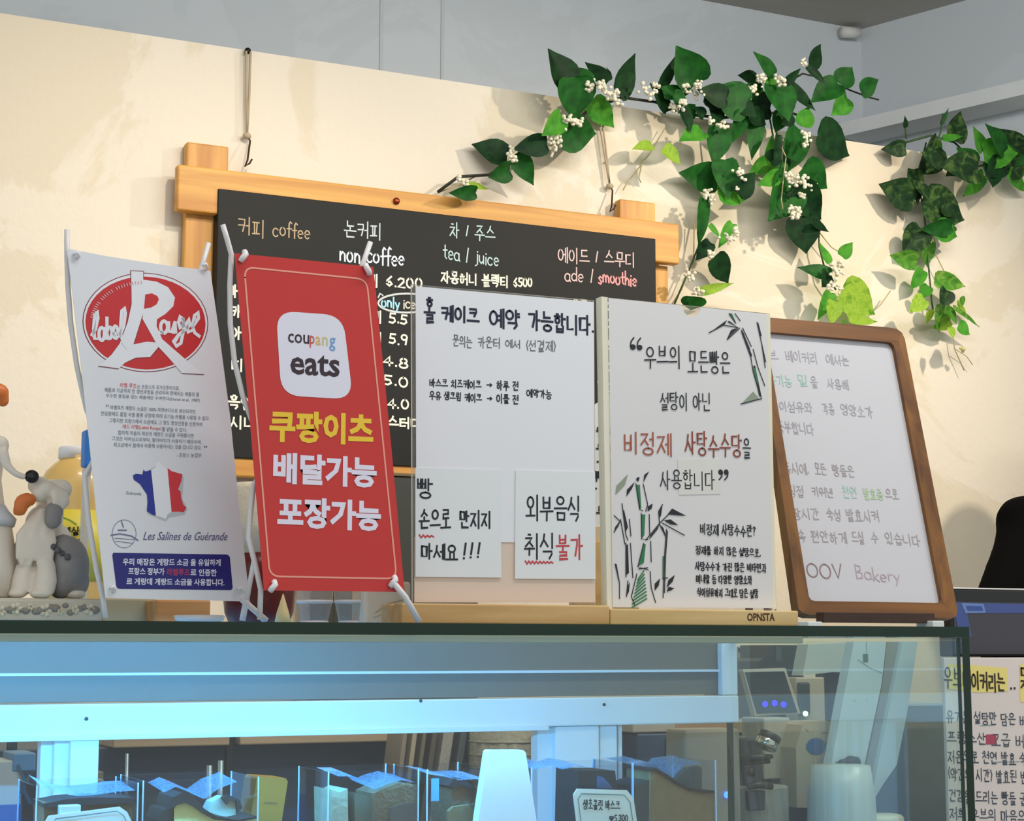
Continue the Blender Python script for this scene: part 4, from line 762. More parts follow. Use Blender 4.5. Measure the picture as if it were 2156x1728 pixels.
for x, y, s_ in ((511, 538, 1), (772, 566, -1), (573, 1232, 1), (826, 1222, 1)):
    MB().tube([PR.w(x+3*s_, y-8, .001), PR.w(x+4*s_, y-2, .004), PR.w(x-2*s_, y+6, .003), PR.w(x-5*s_, y+12, .001)], .0028, 8).build('grommet_loop', M_loop, br, True)
def rrect(q, r, n=6):
    """rounded version of a pixel quad (tl, tr, br, bl)"""
    out = []
    for i in range(4):
        p = Vector(q[i]); a = Vector(q[i-1]); b = Vector(q[(i+1) % 4]); u = (a-p).normalized()*r; v = (b-p).normalized()*r
        for j in range(n+1):
            t = j/n; out.append(tuple(p + u*(1-t)**2 + v*t**2))
    return out
k = Ink(PR, .00024); bo = rrect([(514, 562), (772, 588), (835, 1218), (568, 1213)], 22); k.line(bo+[bo[0]], 3.6); k.build('border_line', mat('print_salmon', '#f0a08c', .5), brs)
fill(PR, lambda x, y: (x, y), rrect([(581, 654), (722, 664), (743, 841), (592, 832)], 42, 8), .0006, mat('app_square', '#e2e2ee', .45, var=.01), brs, 'app_square')
mb = MB(); printed(mb, PR, 'cou', (606, 711), (651, 715), 20, .012, .0010, m=0); printed(mb, PR, 'eats', (611, 765), (715, 772), 46, .022, .0010, m=0); printed(mb, PR, 'p', (652, 719), (662, 720), 26, .012, .0010, m=1); printed(mb, PR, 'a', (664, 717), (675, 718), 19, .012, .0010, m=2); printed(mb, PR, 'n', (678, 718), (690, 719), 19, .012, .0010, m=3); printed(mb, PR, 'g', (693, 724), (706, 726), 29, .012, .0010, m=4)
mb.build('app_lettering', [mat('app_brown', '#33222c', .5), mat('app_red', '#c8574f', .5), mat('app_yellow', '#d9b36a', .5), mat('app_green', '#c9c489', .5), mat('app_blue', '#6f9fd0', .5)], brs)
for t, a, b, h, m in (('쿠팡이츠', (567, 896), (786, 905), 68, mat('heading_yellow', '#f0c934', .5)), ('배달가능', (575, 984), (793, 996), 66, mat('heading_white', '#e6e2f0', .5)), ('포장가능', (584, 1077), (802, 1087), 66, MT.get('heading_white'))):
    mb = MB()
    mb2 = printed(mb, PR, t, a, b, h, .040, .0008, skew=0.0); mb.build('banner_lettering', m, brs, fix=False)
# ------------------------------------------------------------------ figurine at the end of the case
FY = YC+0.14
M_cer = mat('ivory_ceramic', '#e2d8c8', .45, var=.06, scale=40, coat=.2); M_cerg = mat('grey_ceramic', '#8d8a88', .5, var=.2, scale=60); M_orange = mat('orange_glaze', '#d9742f', .45, var=.15, scale=60)
M_black = mat('black_glaze', '#171412', .3); M_stone = mat('figurine_base', '#c9c2ae', .6, var=.1, scale=40)
fg = thing('dog_figurine', (U(80, 1300, FY).x, FY, TOPZ), 'ceramic figurine of a grey-and-white sheepdog nuzzling a girl, on a floral carved base', 'figurine')
s_ = mpp(80, 1150, FY)
def FP(x, y, dy=0): return U(x, y, FY+dy)
bz = U(80, 1259, FY-.03).z
MB().box((U(-90, 1290, FY).x, FY-.035, TOPZ), (U(217, 1290, FY-.035).x, FY+.05, bz), .003).build('base', M_stone, fg)
mb = MB(); rr = random.Random(3); mb2 = MB()
for i in range(26):
    px = -60+i*10.4; py = 1281+rr.uniform(-9, 9); q = rr.uniform(.0025, .0048); c = U(px, py, FY-.035)
    if i % 3: mb.ell(c, (q, .0022, q*.8), 8, 5)
    else:
        for a in range(5): mb2.ell(c+Vector((math.cos(a*1.257)*q*.8, 0, math.sin(a*1.257)*q*.8)), (q*.6, .002, q*.6), 7, 5)
mb.build('carved_leaves', mat('carved_grey', '#8d8779', .6), fg, True); mb2.build('carved_flowers', mat('carved_cream', '#d7cfb4', .6), fg, True)
r = lambda a, b, c=None: (a*s_, (c if c is not None else a)*s_*.9, b*s_)
body = [('e', FP(112, 1042), r(31, 34)), ('e', FP(82, 1022, -.005), r(24, 20)), ('e', FP(104, 1085, .004), r(30, 45)), ('e', FP(84, 1108), r(32, 44)), ('e', FP(72, 1160), r(42, 58)), ('e', FP(66, 1200), r(38, 40)), ('t', [FP(98, 1185, -.018), FP(96, 1222, -.022), FP(92, 1246, -.024)], [.008, .0105, .0095]), ('e', FP(86, 1250, -.027), r(24, 10)), ('t', [FP(52, 1190, -.012), FP(46, 1225, -.014), FP(42, 1246, -.016)], [.008, .0095, .009]), ('e', FP(36, 1250, -.018), r(20, 9)), ('e', FP(128, 1030, -.004), r(24, 22)), ('e', FP(96, 1030, -.012), r(22, 20)), ('e', FP(84, 1040, -.012), r(18, 18)), ('e', FP(157, 1250, -.01), r(24, 12)), ('e', FP(140, 1190, .01), r(38, 56)), ('e', FP(118, 1150, .01), r(36, 50)),
        ('e', FP(118, 1060, -.012), r(20, 30, 10))]
for i in range(9): body.append(('t', [FP(72+i*4, 1070+abs(i-4)*4, -.010), FP(42+i*8.5, 1128+(i % 3)*6, -.019), FP(36+i*9, 1178+(i % 2)*14, -.021)], [.003, .0042, .0022]))
for i in range(5): body.append(('t', [FP(112+i*7, 1022+i*3, -.016), FP(116+i*6, 1048+i*2, -.020), FP(112+i*5, 1072, -.019)], [.002, .0036, .0018]))
blob(body, 'dog_body', M_cer, fg, .0016)
blob([('e', FP(143, 1192, -.006), (.0195, .020, .028)), ('e', FP(132, 1165, -.006), (.013, .018, .018)), ('e', FP(128, 1225, -.008), (.012, .016, .016)), ('e', FP(158, 1225, -.004), (.013, .016, .015))], 'dog_haunch_patch', M_cerg, fg, .0025)
blob([('e', FP(114, 1076, -.018), (.0088, .006, .009)), ('e', FP(112, 1092, -.020), (.0082, .0055, .0098))], 'dog_ear_tip', M_cerg, fg, .002)
MB().ell(FP(67, 1003, -.018), r(15, 14, 12), 16, 10).build('dog_nose', M_black, fg, True)
blob([('e', FP(44, 1064, -.016), (.0065, .005, .010)), ('e', FP(56, 1052, -.016), (.009, .006, .0065)), ('e', FP(36, 1075, -.014), (.0042, .004, .005))], 'orange_scarf', M_orange, fg, .0018)
mb = MB()
for i in range(8): c = FP(112+i % 4*10, 1150+(i*7) % 26, -.022-.004*(i % 2)); mb.ell(c, (.003, .002, .0028), 7, 5)
mb.build('haunch_curls', mat('dark_grey_ceramic', '#5b5a5c', .5), fg, True)
gc = FP(-34, 1258, .006)
zz = lambda y: U(0, y, FY).z-gc.z
MB().lathe([(66*s_, 0.0003), (64*s_, zz(1180)), (50*s_, zz(1100)), (34*s_, zz(1060)), (26*s_, zz(1010)), (30*s_, zz(960)), (22*s_, zz(920)), (12*s_, zz(900))], gc, 28).build('girl_dress', M_cer, fg, True)
MB().lathe([(56*s_, zz(1108)), (60*s_, zz(1092)), (44*s_, zz(1075)), (36*s_, zz(1062))], gc, 28).build('girl_apron', mat('pale_blue_ceramic', '#c9cdd2', .5), fg, True)
blob([('e', FP(2, 938, -.01), r(17, 21)), ('t', [FP(4, 950, -.014), FP(16, 982, -.018), FP(34, 998, -.02), FP(54, 1005, -.02)], [.0058, .004, .0032, .003])], 'girl_arm', M_cer, fg, .0016)
blob([('e', FP(-30, 862), r(30, 36))], 'girl_head', mat('ceramic_skin', '#e6c9ae', .5), fg, .002)
blob([('e', FP(-4, 826, -.004), r(23, 20)), ('e', FP(-30, 830), r(34, 26)), ('e', FP(6, 842, -.004), r(14, 16))], 'girl_hair', M_orange, fg, .002)
# ------------------------------------------------------------------ jars and packs on the case, behind the banners
def px_lathe(name, x, prof, Y, mats, lab=None, cat=None, parent=None, ms=None, smooth=True):
    """prof: (radius px, pixel row) from the bottom up, standing at pixel column x"""
    c = U(x, 1300, Y); q = mpp(x, 1200, Y)
    mb = MB(); mb.lathe([(rp*q, U(x, y, Y).z-c.z if y is not None else TOPZ-c.z) for rp, y in prof], c, 32, ms=ms)
    o = mb.build(name, mats, parent, smooth)
    if lab: tag(o, lab, cat)
    return o
by = YC+0.30
jug = thing('syrup_jug', (U(150, 1300, by).x, by, TOPZ), 'large plastic jug of yellow fruit syrup with white cap behind the sheepdog figurine', 'jug')
px_lathe('bottle_body', 150, [(78, None), (80, 1270), (80, 1050), (76, 1020), (62, 992), (44, 975), (34, 968), (34, 960)], by, mat('amber_syrup', '#e9be6e', .25, var=.05, coat=.3), parent=jug)
px_lathe('bottle_cap', 145, [(33, 966), (33, 944), (31, 941), (0.01, 940)], by-.0, mat('white_cap', '#ece8e2', .4), parent=jug)
px_lathe('bottle_label', 150, [(81.5, 1225), (81.5, 1078)], by, mat('yellow_label', '#ecd447', .4, var=.1, scale=30), parent=jug)
lp = YP(by-81.5*mpp(150, 1200, by)-.0005); k = Ink(lp, .0004); k.text('매실청', (132, 1120), (186, 1114), 18, 3); k.line([(138, 1140), (186, 1132)], 2); k.build('label_lettering', M_ink, jug)
k = Ink(lp, .0004); k.line([(134, 1090), (148, 1096), (160, 1104)], 4); k.build('label_leaf', mat('label_green', '#8fae3a', .5), jug)
tag(MB().box(U(178, 981, YC+.2), U(230, 911, YC+.22), .002).build('blue_card', mat('blue_card', '#2f7fd0', .5)), 'bright blue card edge peeking out beside the white banner', 'card')
o = bpy.data.objects['blue_card']
tag(MB().box((U(212, 1, YC+.2).x, YC+.205, TOPZ), (U(226, 1, YC+.2).x, YC+.215, U(180, 982, YC+.2).z-.0005), .001).build('card_stand', mat('clear_card_stand', '#d9d2c2', .3)), 'pale upright stand holding the blue card', 'stand')
jy = YC+.28
jar = thing('covered_jar', (U(540, 1300, jy).x, jy, TOPZ), 'dark red jar with a cream cloth-wrapped top between the two banners', 'jar')
px_lathe('jar_body', 545, [(60, None), (72, 1290), (78, 1240), (66, 1190), (58, 1165)], jy, mat('oxblood_glaze', '#5c1812', .3, var=.3, scale=20), parent=jar)
px_lathe('jar_cover', 540, [(56, 1166), (58, 1100), (58, 1030), (54, 1018), (0.01, 1014)], jy, mat('cream_cloth', '#e9dcc0', .85, var=.08, scale=60, bump=.4), parent=jar)
tag(px_lathe('saucer', 420, [(30, None), (50, 1306), (54, 1296), (50, 1295)], YC+.12, mat('white_china', '#ece8e4', .25)), 'white china saucer under the white banner', 'saucer')
tag(MB().box((U(238, 1, YC+.3).x, YC+.26, TOPZ), (U(345, 1, YC+.3).x, YC+.34, U(290, 1262, YC+.3).z), .002).build('olive_box', mat('olive_card', '#a89b78', .6, var=.15)), 'low olive cardboard box below the white banner', 'box')
tag(MB().box((U(352, 1, YC+.24).x, YC+.22, TOPZ), (U(462, 1, YC+.24).x, YC+.27, U(400, 1264, YC+.24).z), .002).build('wood_block', wood('orange_wood', '#a5622a', '#d39a5a', 'X')), 'orange-brown wooden block beside the dark red jar', 'block')
for i, (x, lab) in enumerate(((662, 'clear plastic tumbler nearer the dark red jar, under the red banner'), (742, 'clear plastic tumbler nearer the cream packet, under the red banner'))):
    t = thing('clear_tumbler', (U(x, 1300, YC+.16).x, YC+.16, TOPZ), lab, 'cup', 'clear tumblers under the red banner')
    px_lathe('cup_wall', x, [(27, None), (38, 1262), (40, 1200)], YC+.16, glass('cup_plastic', (.93, .92, .9), 1, 1.45, ((.9, .87, .82), .18)), parent=t)
    px_lathe('cup_ring', x, [(36, 1270), (39, 1269), (39, 1264), (37, 1263)], YC+.16, M_loop, parent=t); px_lathe('cup_foot', x, [(30, None), (30, 1309), (28, 1306)], YC+.16, M_loop, parent=t)
tag(MB().lathe([(.008, 0), (.006, .01), (.0005, .028)], (U(618, 1, YC+.1).x, YC+.1, TOPZ), 14).build('cream_cone', mat('pale_yellow_wax', '#efe2a6', .5), smooth=True), 'small pale yellow cone beside the tumblers', 'candle')
pk = thing('cream_packet', (U(806, 1, YC+.14).x, YC+.14, TOPZ), 'cream patterned packet standing under the corner of the red banner', 'packet')
MB().box((U(776, 1, YC+.14).x, YC+.13, TOPZ), (U(868, 1, YC+.14).x, YC+.17, U(800, 1224, YC+.14).z), .003).build('packet_body', mat('cream_packet', '#eee3cc', .6, var=.1, scale=25), pk)
k = Ink(YP(YC+.13), .0005); k.line([(790, 1290), (815, 1272), (850, 1262)], 3); k.line([(785, 1300), (810, 1292)], 2); k.build('packet_print', mat('packet_tan', '#cdb78c', .6), pk)
# white card with notes standing behind the two acrylic signs
cd = thing('note_card', (U(1262, 1, YC+.25).x, YC+.25, TOPZ), 'white handwritten card on a wooden stand, glimpsed between the two acrylic signs', 'card')
cy_ = YC+.25; cp = YP(cy_)
MB().prism([cp.w(1180, 900), cp.w(1330, 800), cp.w(1330, 1112), cp.w(1180, 1108)], (0, .002, 0)).build('card', mat('card_white', '#efeae0', .7), cd)
MB().box((cp.w(1200, 1).x, cy_-.004, TOPZ), (cp.w(1330, 1).x, cy_+.01, cp.w(1260, 1140).z), .001).build('stand', wood('card_stand_wood', '#c99a55', '#e0b878', 'X'), cd)
MB().box((cp.w(1200, 1).x, cy_-.001, cp.w(1260, 1140).z), (cp.w(1330, 1).x, cy_+.008, cp.w(1260, 1107).z), .001).build('clip', mat('tan_clip', '#dfc396', .6), cd)
k = Ink(cp, .0006)
for i, (y, t) in enumerate(((908, '재료 원두'), (940, '설탕 우유'), (975, '버터 계란'), (1000, '밀가루 물'), (1026, '소금 꿀'), (1072, '감사 드림'))): k.text(t, (1200, y), (1300, y+3), 20, 3.4)
k.build('lettering', M_ink, cd)
# ------------------------------------------------------------------ pastries in the case
M_clear = glass('clear_plastic', (.95, .965, .985), .5, 1.4); M_film = glass('blue_film', (.72, .86, 1.0), 1.0, 1.5, ((.45, .7, .98), .3))
M_choc = mat('chocolate_cake', '#86623f', .8, var=.35, scale=60, bump=.6, bscale=200); M_burn = mat('burnt_crust', '#3a2416', .7, var=.4, scale=60); M_cheese = mat('cheesecake', '#f7e28e', .75, var=.12, scale=50, bump=.3); M_cocoa = mat('cocoa_sponge', '#9a7c50', .85, var=.2, scale=70, bump=.5); M_cream = mat('pale_cream', '#cfc7a4', .7, var=.1, scale=40)
PZ = .9935
def pastry(name, xa, xb, ytop, Y, dep, lab, film=None):
    """clear open box standing on the case shelf, four thin walls"""
    a, b = U(xa, 1660, Y).x, U(xb, 1660, Y).x; zt_ = U((xa+xb)/2, ytop, Y).z
    t = thing(name, ((a+b)/2, Y+dep/2, PZ), lab, 'cake box', 'cake slices in clear boxes')
    mb = MB(); e = .0008
    for lo, hi in (((a, Y, PZ), (b, Y+e, zt_)), ((a, Y+dep-e, PZ), (b, Y+dep, zt_)), ((a, Y+e, PZ), (a+e, Y+dep-e, zt_)), ((b-e, Y+e, PZ), (b, Y+dep-e, zt_)), ((a+e, Y+e, PZ), (b-e, Y+dep-e, PZ+e))): mb.box(lo, hi)
    mb.build('clear_box', M_clear, t)
    mb = MB()
    for x in (a, b-.0012): mb.box((x, Y-.0006, PZ), (x+.0012, Y+.0006, zt_+.0005)); mb.box((x, Y+dep-.0006, PZ), (x+.0012, Y+dep+.0006, zt_+.0005))
    mb.build('box_edge', mat('plastic_edge', '#b8cfe6', .15, spec=.8), t)
    if film:
        n = 12; mb = MB(); P = [U(*p, Y+.006) for p in film]
        for i in range(len(P)-1):
            mb.poly([P[i], P[i+1], P[i+1]+Vector((.003, dep-.014, .004)), P[i]+Vector((.003, dep-.014, .004))])
        mb.build('film', M_film, t, True)
    return t
def slab(t, pts, Y, dep, m, name='cake'):
    pl = YP(Y); P = [pl.w(*p) for p in pts]
    zmin = PZ+.0012
    P = [Vector((p.x, p.y, max(p.z, zmin))) for p in P]
    return MB().prism(P, (0, dep, 0)).build(name, m, t)
Y1 = YC+.06
c1 = pastry('chocolate_cake_box', 76, 292, 1652, Y1, .085, 'dark chocolate cake in a clear box at the far end under the white banner', [(84, 1652), (120, 1668), (165, 1676), (210, 1672), (250, 1666), (286, 1664)])
slab(c1, [(92, 2100), (92, 1690), (140, 1684), (200, 1680), (250, 1684), (286, 1680), (286, 2100)], Y1+.02, .05, M_choc); slab(c1, [(92, 1692), (140, 1682), (200, 1678), (286, 1680), (286, 1690), (200, 1694), (92, 1700)], Y1+.015, .05, M_burn, 'crust')
c2 = pastry('cheesecake_box', 300, 545, 1640, Y1+.005, .085, 'pale yellow burnt cheesecake slices in a clear box beside the chocolate cake', [(345, 1668), (370, 1656), (395, 1666), (430, 1682), (460, 1660), (500, 1645)])
slab(c2, [(332, 2100), (335, 1728), (345, 1705), (366, 1700), (366, 2100)], Y1+.018, .05, M_burn, 'crust'); slab(c2, [(366, 2100), (364, 1705), (372, 1694), (392, 1690), (410, 1698), (430, 1712), (455, 1724), (500, 1730), (540, 1722), (540, 2100)], Y1+.018, .05, M_cheese)
slab(c2, [(360, 1704), (366, 1678), (384, 1668), (404, 1674), (430, 1702), (455, 1718), (500, 1726), (540, 1718), (540, 1723), (500, 1731), (452, 1725), (428, 1712), (408, 1698), (390, 1690), (371, 1695)], Y1+.014, .055, M_burn, 'crust')
slab(c2, [(436, 1708), (446, 1688), (470, 1676), (495, 1684), (497, 1718), (470, 1720)], Y1+.05, .02, M_cream, 'slice')
slab(c2, [(466, 1678), (480, 1672), (505, 1684), (510, 1700), (500, 1712), (497, 1686), (485, 1684), (478, 1694)], Y1+.046, .004, M_burn, 'crust')
c3 = pastry('walnut_cake_box', 690, 882, 1622, Y1+.01, .085, 'brown nut cake in a clear box beside the yellow carton', [(712, 1634), (745, 1634), (770, 1645), (790, 1662), (815, 1650), (845, 1642), (878, 1648)])
slab(c3, [(700, 2100), (698, 1662), (715, 1668), (732, 1660), (734, 2100)], Y1+.02, .05, mat('crumb_cream', '#b7a884', .8, var=.25, scale=90, bump=.5)); slab(c3, [(748, 2100), (746, 1668), (765, 1672), (785, 1680), (786, 2100)], Y1+.022, .05, mat('cocoa_side', '#6a5a40', .85, var=.2, scale=80)); slab(c3, [(786, 2100), (788, 1670), (812, 1658), (840, 1648), (878, 1652), (878, 2100)], Y1+.016, .05, M_choc); slab(c3, [(820, 2100), (822, 1700), (850, 1692), (880, 1688), (880, 2100)], Y1+.012, .003, mat('cocoa_face', '#6e5644', .85, var=.15, scale=70), 'slice')
c4 = pastry('dark_cake_box', 898, 1040, 1618, Y1+.005, .085, 'dark brown cake in a clear box left of the white paper sleeve', [(905, 1630), (935, 1634), (965, 1642), (1000, 1640), (1030, 1642)])
slab(c4, [(950, 2100), (950, 1672), (958, 1652), (975, 1648), (995, 1656), (1010, 1668), (1012, 2100)], Y1+.02, .05, M_choc); slab(c4, [(945, 1654), (955, 1640), (970, 1638), (995, 1652), (1005, 1664), (990, 1660), (970, 1652), (956, 1660)], Y1+.016, .05, M_burn, 'crust'); slab(c4, [(940, 2100), (945, 1708), (955, 1698), (990, 1694), (1000, 1710), (1036, 1714), (1036, 2100)], Y1+.012, .006, M_cocoa, 'slice')
MB().box(U(908, 1686, Y1+.004), U(924, 1638, Y1+.0045)).build('blue_tape', mat('blue_tape', '#5aa6ea', .3), c4)
sl = thing('paper_sleeve', (U(1075, 1, Y1-.014).x, Y1-.01, PZ), 'glossy white tapered paper sleeve standing among the cake boxes', 'sleeve')
slab(sl, [(985, 2100), (1008, 1718), (1012, 1690), (1028, 1582), (1032, 1579), (1102, 1579), (1107, 1584), (1130, 1728), (1150, 2100)], Y1-.014, .012, mat('glossy_white_paper', '#f2fbff', .25, var=.01), 'sleeve')
c5 = pastry('empty_cake_box', 1118, 1332, 1612, Y1+.02, .08, 'nearly empty clear box with dark square cake top behind the price card', [(1125, 1620), (1160, 1612), (1185, 1620), (1210, 1612), (1240, 1616)])
slab(c5, [(1215, 2100), (1218, 1622), (1295, 1622), (1300, 1664), (1300, 2100)], Y1+.03, .05, mat('dark_cake', '#1f221e', .6, var=.3)); slab(c5, [(1258, 1660), (1258, 1632), (1270, 1636), (1284, 1650), (1290, 1660)], Y1+.028, .0015, mat('slate_blue_card', '#3f5a78', .5), 'slice')
c6 = pastry('cocoa_cake_box', 1332, 1508, 1604, Y1+.012, .085, 'large cocoa cake with wavy dark crust in a clear box beside the price card', [(1338, 1612), (1380, 1608), (1412, 1640), (1440, 1612), (1480, 1606)])
slab(c6, [(1368, 2100), (1370, 1620), (1384, 1622), (1405, 1636), (1425, 1650), (1455, 1664), (1480, 1668), (1505, 1668), (1505, 2100)], Y1+.018, .05, M_cocoa); slab(c6, [(1368, 1622), (1380, 1616), (1405, 1630), (1425, 1645), (1455, 1660), (1480, 1664), (1505, 1664), (1505, 1669), (1480, 1669), (1455, 1665), (1425, 1651), (1404, 1637), (1384, 1624)], Y1+.015, .053, M_burn, 'crust')
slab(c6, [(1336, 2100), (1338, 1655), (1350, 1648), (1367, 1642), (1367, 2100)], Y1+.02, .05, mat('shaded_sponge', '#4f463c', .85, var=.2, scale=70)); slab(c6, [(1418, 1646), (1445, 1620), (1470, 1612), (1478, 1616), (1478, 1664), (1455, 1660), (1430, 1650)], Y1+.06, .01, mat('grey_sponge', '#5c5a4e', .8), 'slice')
def pcard(q, Y, lab, lines):
    pl = PL((0, Y, 0), (1, 0, 0), ZUP); a = pl.w(*q[0]); t = thing('price_card', (a.x, Y, PZ), lab, 'price card', 'price cards in the case')
    MB().prism([pl.w(*p) for p in q], (0, .0012, 0)).build('card', mat('card_stock', '#d9dcd0', .6, var=.02), t)
    cx_ = sum(p[0] for p in q)/len(q); cy2 = sum(p[1] for p in q)/len(q)
    inn = [(cx_+(p[0]-cx_)*.86, cy2+(p[1]-cy2)*.86) for p in q]
    k = Ink(pl, .0004); k.line(inn+[inn[0]], 2); k.build('border_line', mat('card_line', '#7d8a80', .6), t)
    if lines:
        k = Ink(pl, .0005)
        for tt, A, B, h in lines: k.text(tt, A, B, h, 2.2)
        k.build('lettering', M_ink, t)
    MB().box((a.x+.012, Y+.0015, PZ), (a.x+.03, Y+.012, pl.w(*q[-1]).z+.06), .001).build('card_foot', mat('clear_foot', '#c2cfd0', .2), t)
pcard([(1207, 1673), (1215, 1660), (1320, 1663), (1334, 1680), (1352, 1800), (1340, 1812), (1232, 1806), (1222, 1796)], Y1-.008, 'cut-corner price card with handwriting in front of the nearly empty box', [('생초콜릿 바스크', (1227, 1692), (1306, 1696), 20), ('H', (1282, 1723), (1292, 1723), 18), ('5,300', (1293, 1723), (1322, 1724), 18)])
pcard([(96, 1728), (102, 1717), (252, 1698), (268, 1709), (280, 1735), (290, 1830), (278, 1842), (112, 1848)], Y1-.008, 'cut-corner price card before the dark chocolate cake', None)
# ------------------------------------------------------------------ behind the counter, seen through the case
BY = 2.42
bc = thing('back_counter', (1.0, 2.66, 0), 'dark navy back counter with a tan wooden edge behind the case', 'counter')
zc1, zc0 = U(400, 1541, BY).z, U(400, 1571, BY).z
MB().box((U(286, 1, BY).x, BY, zc0), (U(517, 1, BY).x, 2.94, zc1), .002).build('worktop', wood('tan_edge', '#9d8266', '#b69a7c', 'X'), bc)
MB().box((U(537, 1, BY).x, BY, zc0), (1.9, 2.94, zc1), .002).build('worktop', MT['tan_edge'], bc)
MB().box((-.3, BY+.03, 0), (1.9, 2.94, zc0-.0005), .002).build('counter_body', mat('navy_cabinet', '#26364c', .5, var=.15, scale=5), bc)
MB().box((U(517, 1, BY).x+.002, BY+.02, zc0-.05), (U(537, 1, BY).x-.002, 2.9, zc1-.002), .001).build('divider', mat('dark_divider', '#101a22', .5), bc)
DPY = 2.74
dp = thing('dark_cupboard', (U(860, 1250, DPY).x, DPY, zc1), 'tall dark cupboard with thin brass top edge, standing before the wall below the chalkboard', 'cupboard')
MB().box((U(720, 1, DPY).x, DPY, zc1), (U(1010, 1, DPY).x, DPY+.12, U(850, 1003, DPY).z), .002).build('door_panel', mat('dark_green_panel', '#2c2e25', .5, var=.2, scale=8), dp)
MB().box((U(718, 1, DPY).x, DPY-.003, U(850, 1003, DPY).z), (U(1012, 1, DPY).x, DPY+.121, U(850, 996, DPY).z), .001).build('top_edge', mat('brass_edge', '#6d5f42', .4, .4), dp)
LZ = .93
lc = MB().prism([(-.3, 2.0, 0), (1.685, 2.0, 0), (1.685, 2.095, 0), (2.0, 2.095, 0), (2.0, 2.40, 0), (-.3, 2.40, 0)], (0, 0, LZ)).build('work_counter', mat('slate_counter', '#3c4f5e', .45, var=.12, scale=4)); tag(lc, 'slate grey working counter directly behind the display case', 'counter')
def bxp(name, x0_, y0_, x1_, y1_, Y, dep, m, lab, cat, bev=.003, zfloor=None, group=None, parent=None):
    a = U(x0_, (y0_+y1_)/2, Y); b = U(x1_, (y0_+y1_)/2, Y); zt_ = U((x0_+x1_)/2, y0_, Y).z; z0 = U((x0_+x1_)/2, y1_, Y).z if zfloor is None else zfloor
    o = MB().box((a.x, Y, z0), (b.x, Y+dep, zt_), bev).build(name, m, parent)
    if lab: tag(o, lab, cat, group)
    return o
# carton with a blue and dark print
ct = thing('milk_carton', (U(50, 1, 2.2).x, 2.2, LZ), 'pale carton with dark letter K and blue lower band, seen behind the case', 'carton')
bxp('carton_body', 24, 1600, 78, 0, 2.2, .07, mat('carton_grey', '#a9b0b2', .5), None, None, .002, LZ, parent=ct)
bxp('blue_band', 22.5, 1692, 79, 0, 2.199, .072, mat('carton_blue', '#2d5f9f', .5, var=.2, scale=60), None, None, .001, LZ+.0005, parent=ct); bxp('blue_shoulder', 26, 1585, 76, 1624, 2.199, .07, mat('carton_blue2', '#4f7fa6', .5, var=.2), None, None, .002, parent=ct)
k = Ink(YP(2.1988), .0006); k.line([(38, 1612), (50, 1640), (46, 1668)], 7); k.line([(62, 1632), (48, 1660), (64, 1690)], 8); k.build('print', mat('carton_dark', '#33566f', .5), ct)
bk = thing('black_pump', (U(24, 1, 2.34).x, 2.34, LZ), 'dark pump bottle beside the carton behind the case', 'bottle')
c = U(24, 1600, 2.34); q = mpp(24, 1580, 2.34)
MB().lathe([(14*q, LZ-c.z), (14*q, 0), (6*q, 4*q), (6*q, 10*q), (11*q, 18*q), (11*q, 40*q), (9*q, 46*q)], c, 18).build('pump_body', mat('dark_bottle', '#1f3446', .3), bk, True); MB().tube([c+Vector((0, 0, 46*q)), c+Vector((0, -.0, 52*q)), c+Vector((-.02, -.01, 52*q))], .003, 8).build('spout', mat('steel_spout', '#9aa7ae', .3, .8), bk, True)
yb = thing('yellow_carton', (U(575, 1, 2.12).x, 2.12, LZ), 'small ochre yellow carton behind the cheesecake box', 'carton')
MB().prism([U(540, 1640, 2.12), U(545, 1634, 2.12), U(602, 1638, 2.12), U(606, 1645, 2.12), Vector((U(604, 1, 2.12).x, 2.12, LZ)), Vector((U(542, 1, 2.12).x, 2.12, LZ))], (0, .05, 0)).build('carton_body', mat('ochre_card', '#b0903a', .6, var=.08), yb)
k = Ink(YP(2.1195), .0005); k.line([(557, 1689), (582, 1690)], 3); k.build('print', mat('ochre_print', '#8d7b4a', .6), yb)
for i, (x0_, y0_, x1_, m, lab) in enumerate(((213, 1624, 243, '#6d6a5c', 'tan little box beside the lit white upright'), (222, 1640, 244, '#8e9294', 'pale little box beside the lit white upright'))):
    bxp('small_box', x0_, y0_, x1_, 0, 2.30-.06*i, .05, mat('smallbox%d' % i, m, .6), lab, 'box', .001, LZ)
for i, (x, yt) in enumerate(((314, 1585), (478, 1610), (500, 1600))):
    t = thing('steel_rod', (U(x, 1, 2.15).x, 2.15, LZ), ['thin steel rod standing behind the chocolate cake box', 'left one of two short pale rods behind the cheesecake box', 'right one of two short pale rods behind the cheesecake box'][i], 'rod')
    c = Vector((U(x, 1, 2.15).x, 2.15, LZ)); MB().tube([c, Vector((c.x, 2.15, U(x, yt, 2.15).z))], .002+.0015*(i > 0), 8).build('rod', mat('pale_steel', '#9fb3bc', .3, .5), t, True); MB().lathe([(.012, 0), (.012, .003), (.004, .004)], c, 12).build('foot', MT['pale_steel'], t, True)
